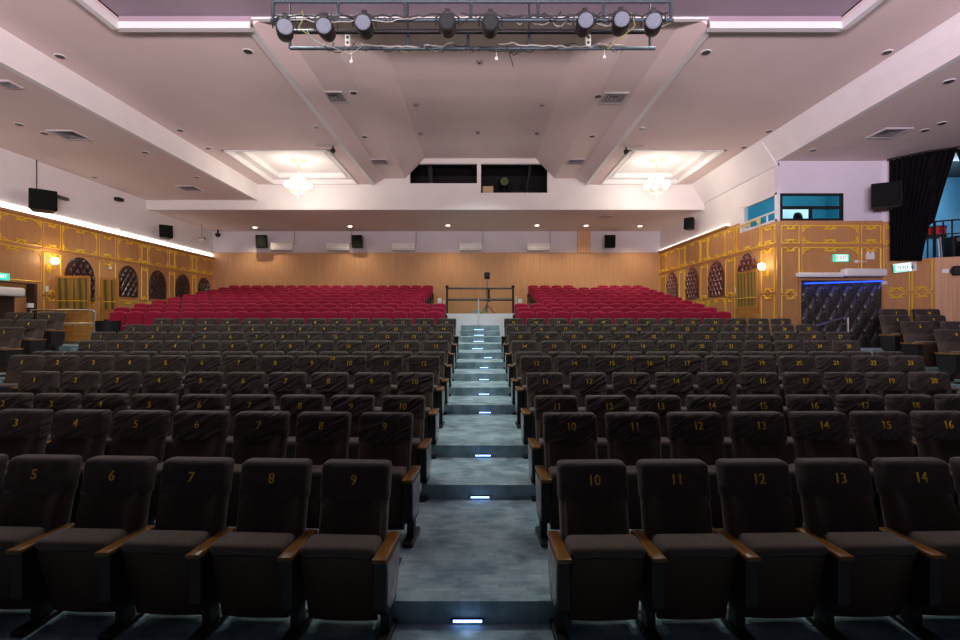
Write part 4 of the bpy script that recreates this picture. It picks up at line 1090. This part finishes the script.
# ------------------------------------------------------------------ landing railings and stand
def railing(pts_top, posts, mid, r, mat, label, name='railing', base=None):
    p0 = Vector(posts[0][0]); t = thing(name, label, 'railing', p0)
    q = lambda p: Vector(p)-p0
    b = B(); tube(b,[q(p) for p in pts_top],r,8); obj('top_rail', b, mat, t, smooth=True)
    if mid: b = B(); tube(b,[q(p) for p in mid],r*1.25,8); obj('mid_rail', b, mat, t, smooth=True)
    for a, c in posts: b = B(); tube(b,[q(a),q(c)],r*1.15,8); obj('post', b, mat, t, smooth=True)
    return t
Yr = 17.2; xl, xr = PX(447,0,Yr).x, PX(513,0,Yr).x; zf = H(.20)
rt = railing([(xl,Yr,H(1.085)),(xr,Yr,H(1.085))],[((xl,Yr,zf),(xl,Yr,H(1.12))),((xr,Yr,zf),(xr,Yr,H(1.12)))],[(xl,Yr,H(.70)),(xr,Yr,H(.70))],.032,plain('black railing paint',(.02,.017,.016),.45),'black two bar railing across the head of the centre stairs')
b = B()
for x in (xl,xr): ball(b,(x-xl,0,1.14-.20),.06,8)
obj('post_cap', b, dark_plastic, rt)
p = PX(487,0,17.9)
t = thing('tripod_stand','slim stand with black spotlight head behind the stair railing','stand',(p.x,17.9,zf))
b = B(); tube(b,[(0,0,.05),(0,0,1.29)],.028,8); obj('pole', b, chrome, t); b = B(); tube(b,[(.07,0,.45),(.07,0,.95)],.035,8); tube(b,[(0,0,.7),(.07,0,.7)],.015,6); obj('handle', b, dark_plastic, t)
for k in range(3): a = 2*PI*k/3+.3; b = B(); tube(b,[(0,0,.35),(.32*math.cos(a),.32*math.sin(a),.015)],.014,6); obj('leg', b, dark_plastic, t)
b = B(); rbox(b,-.10,.10,-.14,.14,1.27,1.50,.035,3); lathe(b,[(.07,-.2),(.08,-.13)],(0,0,1.39),'y',12); obj('head', b, dark_plastic, t)
b = B(); 
t = thing('queue_post','slim white post standing at the head of the aisle stairs','post',(PX(478.5,0,16.6).x,16.6,12*RZ+.044))
b = B(); tube(b,[(0,0,.02),(0,0,.86)],.022,8); obj('pole', b, trim_m, t); b = B(); lathe(b,[(.12,0),(.12,.02),(.03,.035)],(0,0,0),'z',14); obj('base', b, chrome, t)
for px,c,lb in ((476.3,(.10,.45,.42),'small teal box on the white wall, left of the slim white post'),(483.6,(.25,.35,.16),'small green box on the white wall, right of the slim white post')):
    q = PX(px,0,17.0); b = B(); rbox(b,-.06,.06,-.03,.03,0,.13,.012,2); tag(obj('sanitiser_box', b, plain('small box',c,.5), loc=(q.x,17.01,H(.22))),lb,'box')
for k,(px,h,lb) in enumerate(((439.5,.56,'wide white marker beside the crimson seats left of the railing'),(444,.5,'thin white marker left of the railing post'),(516,.62,'thin white marker right of the railing post'),(520,.54,'white marker beside the crimson seats right of the railing'))):
    q = PX(px,0,17.6); wv = .07 if k in (0,3) else .03; b = B(); rbox(b,-wv,wv,-.03,.03,0,h,.012,2); tag(obj('marker_post', b, trim_m, loc=(q.x,17.6,zf)),lb,'post')
# chrome hand rails at the side landings
zL = REDZ[0]-.0
Yl = 13.05; xA, xB = PX(31,0,Yl).x, PX(95,0,Yl).x; zfl = 7*RZ-0
zfl = 7*RZ
railing([(xA,Yl,H(.26)),(xB-.06,Yl,H(.26)),(xB,Yl,H(.20))],[((xB,Yl,zfl),(xB,Yl,H(.21))),((xA,Yl,zfl),(xA,Yl,H(.26)))],[((xA+xB)/2,Yl,H(-.10)),(xB,Yl,H(-.10))] and [(xA,Yl,H(-.10)),(xB,Yl,H(-.10))],.022,chrome,'chrome handrail on the left landing before the wooden door leaf','handrail')
Y2 = 13.3
railing([(PX(806,0,Y2).x,Y2-.2,H(-.20)),(PX(846,0,Y2).x,Y2,H(.09)),(PX(848,0,Y2).x,Y2,H(.06))],[((PX(848,0,Y2).x,Y2,zfl),(PX(848,0,Y2).x,Y2,H(.07))),((PX(806,0,Y2).x,Y2-.2,zfl),(PX(806,0,Y2).x,Y2-.2,H(-.20)))],None,.024,chrome,'sloping chrome handrail before the black padded door','handrail')
# black half-round bin-like chair back on left near crimson rows
q = PX(109.5,0,13.25)
t = thing('tub_chair','black tub shaped chair end beside the first crimson row','chair',(q.x,13.2,zfl))
b = B(); lathe(b,[(.16,.25),(.24,.42),(.27,.68),(.275,.93),(.25,.93),(.24,.68),(.2,.45)],(0,0,0),'z',20); obj('shell', b, dark_plastic, t, smooth=True)
b = B(); tube(b,[(0,0,.02),(0,0,.27)],.04,8); lathe(b,[(.18,0),(.18,.03)],(0,0,0),'z',14); obj('pedestal', b, black_metal, t)
b = B(); lathe(b,[(.20,.46),(.235,.55),(.2,.60)],(0,0,0),'z',18); obj('seat_cushion', b, red_fabric, t, smooth=True)

# ------------------------------------------------------------------ step lights in the aisle
ledx = [467.6,480,483,485,484,484,484,488,477.5,478.7,479,478.8]
for j, y in enumerate(RIS):
    zf_ = j*RZ+(.011*max(0,j-8) if j > 8 else 0)
    x = (ledx[j]-480)/F*y; w_ = .095 if j < 8 else .15
    t = thing('step_light', f'lit blue white light strip on the {ORD[j]} aisle step from the front', 'step light', (x,y-.012,zf_+.028), 0, 'aisle step lights')
    b = B(); box(b,-w_-.01,w_+.01,-.006,.012,-.011,.011); obj('housing', b, black_metal, t)
    b = B()
    n = 9
    for i in range(n): xx = -w_+2*w_*(i+.5)/n; box(b,xx-w_/n*.85,xx+w_/n*.85,-.012,-.004,-.007,.007)
    obj('led_strip', b, step_m, t)
    point('step_lamp', (x,y-.10,zf_+.04), .07, (.45,.62,1), .03)

# ------------------------------------------------------------------ light from the stage and fill
area('stage_wash', (0,-7,2.3), (0,9,9.6), 9,1.2, 430, (1,.82,.86), .88)
area('stage_wash_left', (3,-7,2.3), (-10,9.5,9.2), 4,1.2, 360, (1,.82,.87), .85)
area('stage_wash_right', (-3,-7,2.3), (10,9.5,9.2), 4,1.2, 330, (1,.80,.95), .85)
area('stage_side_light', (4,-1.0,4.6), (9.9,13.9,5.0), 1.0,1.0, 30, (.92,.80,1), .75)
for x_, y_, z_ in ((-2.85,6.6,H(5.0)),(2.85,6.6,H(5.0)),(-2.95,11.3,H(5.1)),(2.95,11.3,H(5.1)),(-4.6,9.3,H(4.9)),(4.6,9.3,H(4.9)),(-7.4,12.9,H(4.9)),(7.3,12.9,H(4.9)),(0,12.9,H(5.8)),(0,15.9,H(5.8)),(-10.2,10.5,H(4.3)),(-10.2,16.0,H(4.3)),(6.0,20,H(4.0)),(-6,20,H(4.0))):  # added overhead fill for aisle and seat tops, no lit fixtures here
    spot('fill_spot', (x_,y_,z_), (x_*(.9 if y_<15.5 else 1),y_+(.2 if x_ else .9),0), (270 if y_ < 10 and abs(x_) < 5 else 480 if x_ == 0 else 185), (.92,1,.96), 2.0, .7, .1)
area('door_led_glow', ((dx0+dx1)/2,13.62,H(1.08)), ((dx0+dx1)/2,13.84,H(.6)), 2.1,.05, 3, (.03,.12,1), 2.4)
point('control_room_lamp', (10.4,14.6,H(4.15)), 110, (.70,.94,1), .2)
point('stage_box_lamp', (13.1,14.5,H(3.7)), 110, (.5,.82,1), .2)
w = bpy.data.worlds.new('World'); bpy.context.scene.world = w; w.use_nodes = True
bg = w.node_tree.nodes['Background']; bg.inputs[0].default_value = (.75,.72,1,1); bg.inputs[1].default_value = .03

# ------------------------------------------------------------------ camera and view
cam = bpy.data.cameras.new('Camera'); cam.sensor_width = 36; cam.lens = 36*F/960; cam.clip_start = .05; cam.clip_end = 200
co = bpy.data.objects.new('Camera', cam); C.objects.link(co); co.location = (0,0,EYE); co.rotation_euler = (PI/2,0,0)
sc = bpy.context.scene; sc.camera = co
sc.view_settings.view_transform = 'Standard'; sc.view_settings.look = 'None'; sc.view_settings.gamma = 1; sc.view_settings.exposure = 0; sc.view_settings.use_curve_mapping = False
try:
    sc.cycles.use_denoising = True; sc.cycles.max_bounces = 8; sc.cycles.diffuse_bounces = 5; sc.cycles.sample_clamp_indirect = 4; sc.cycles.use_light_tree = True
except Exception: pass
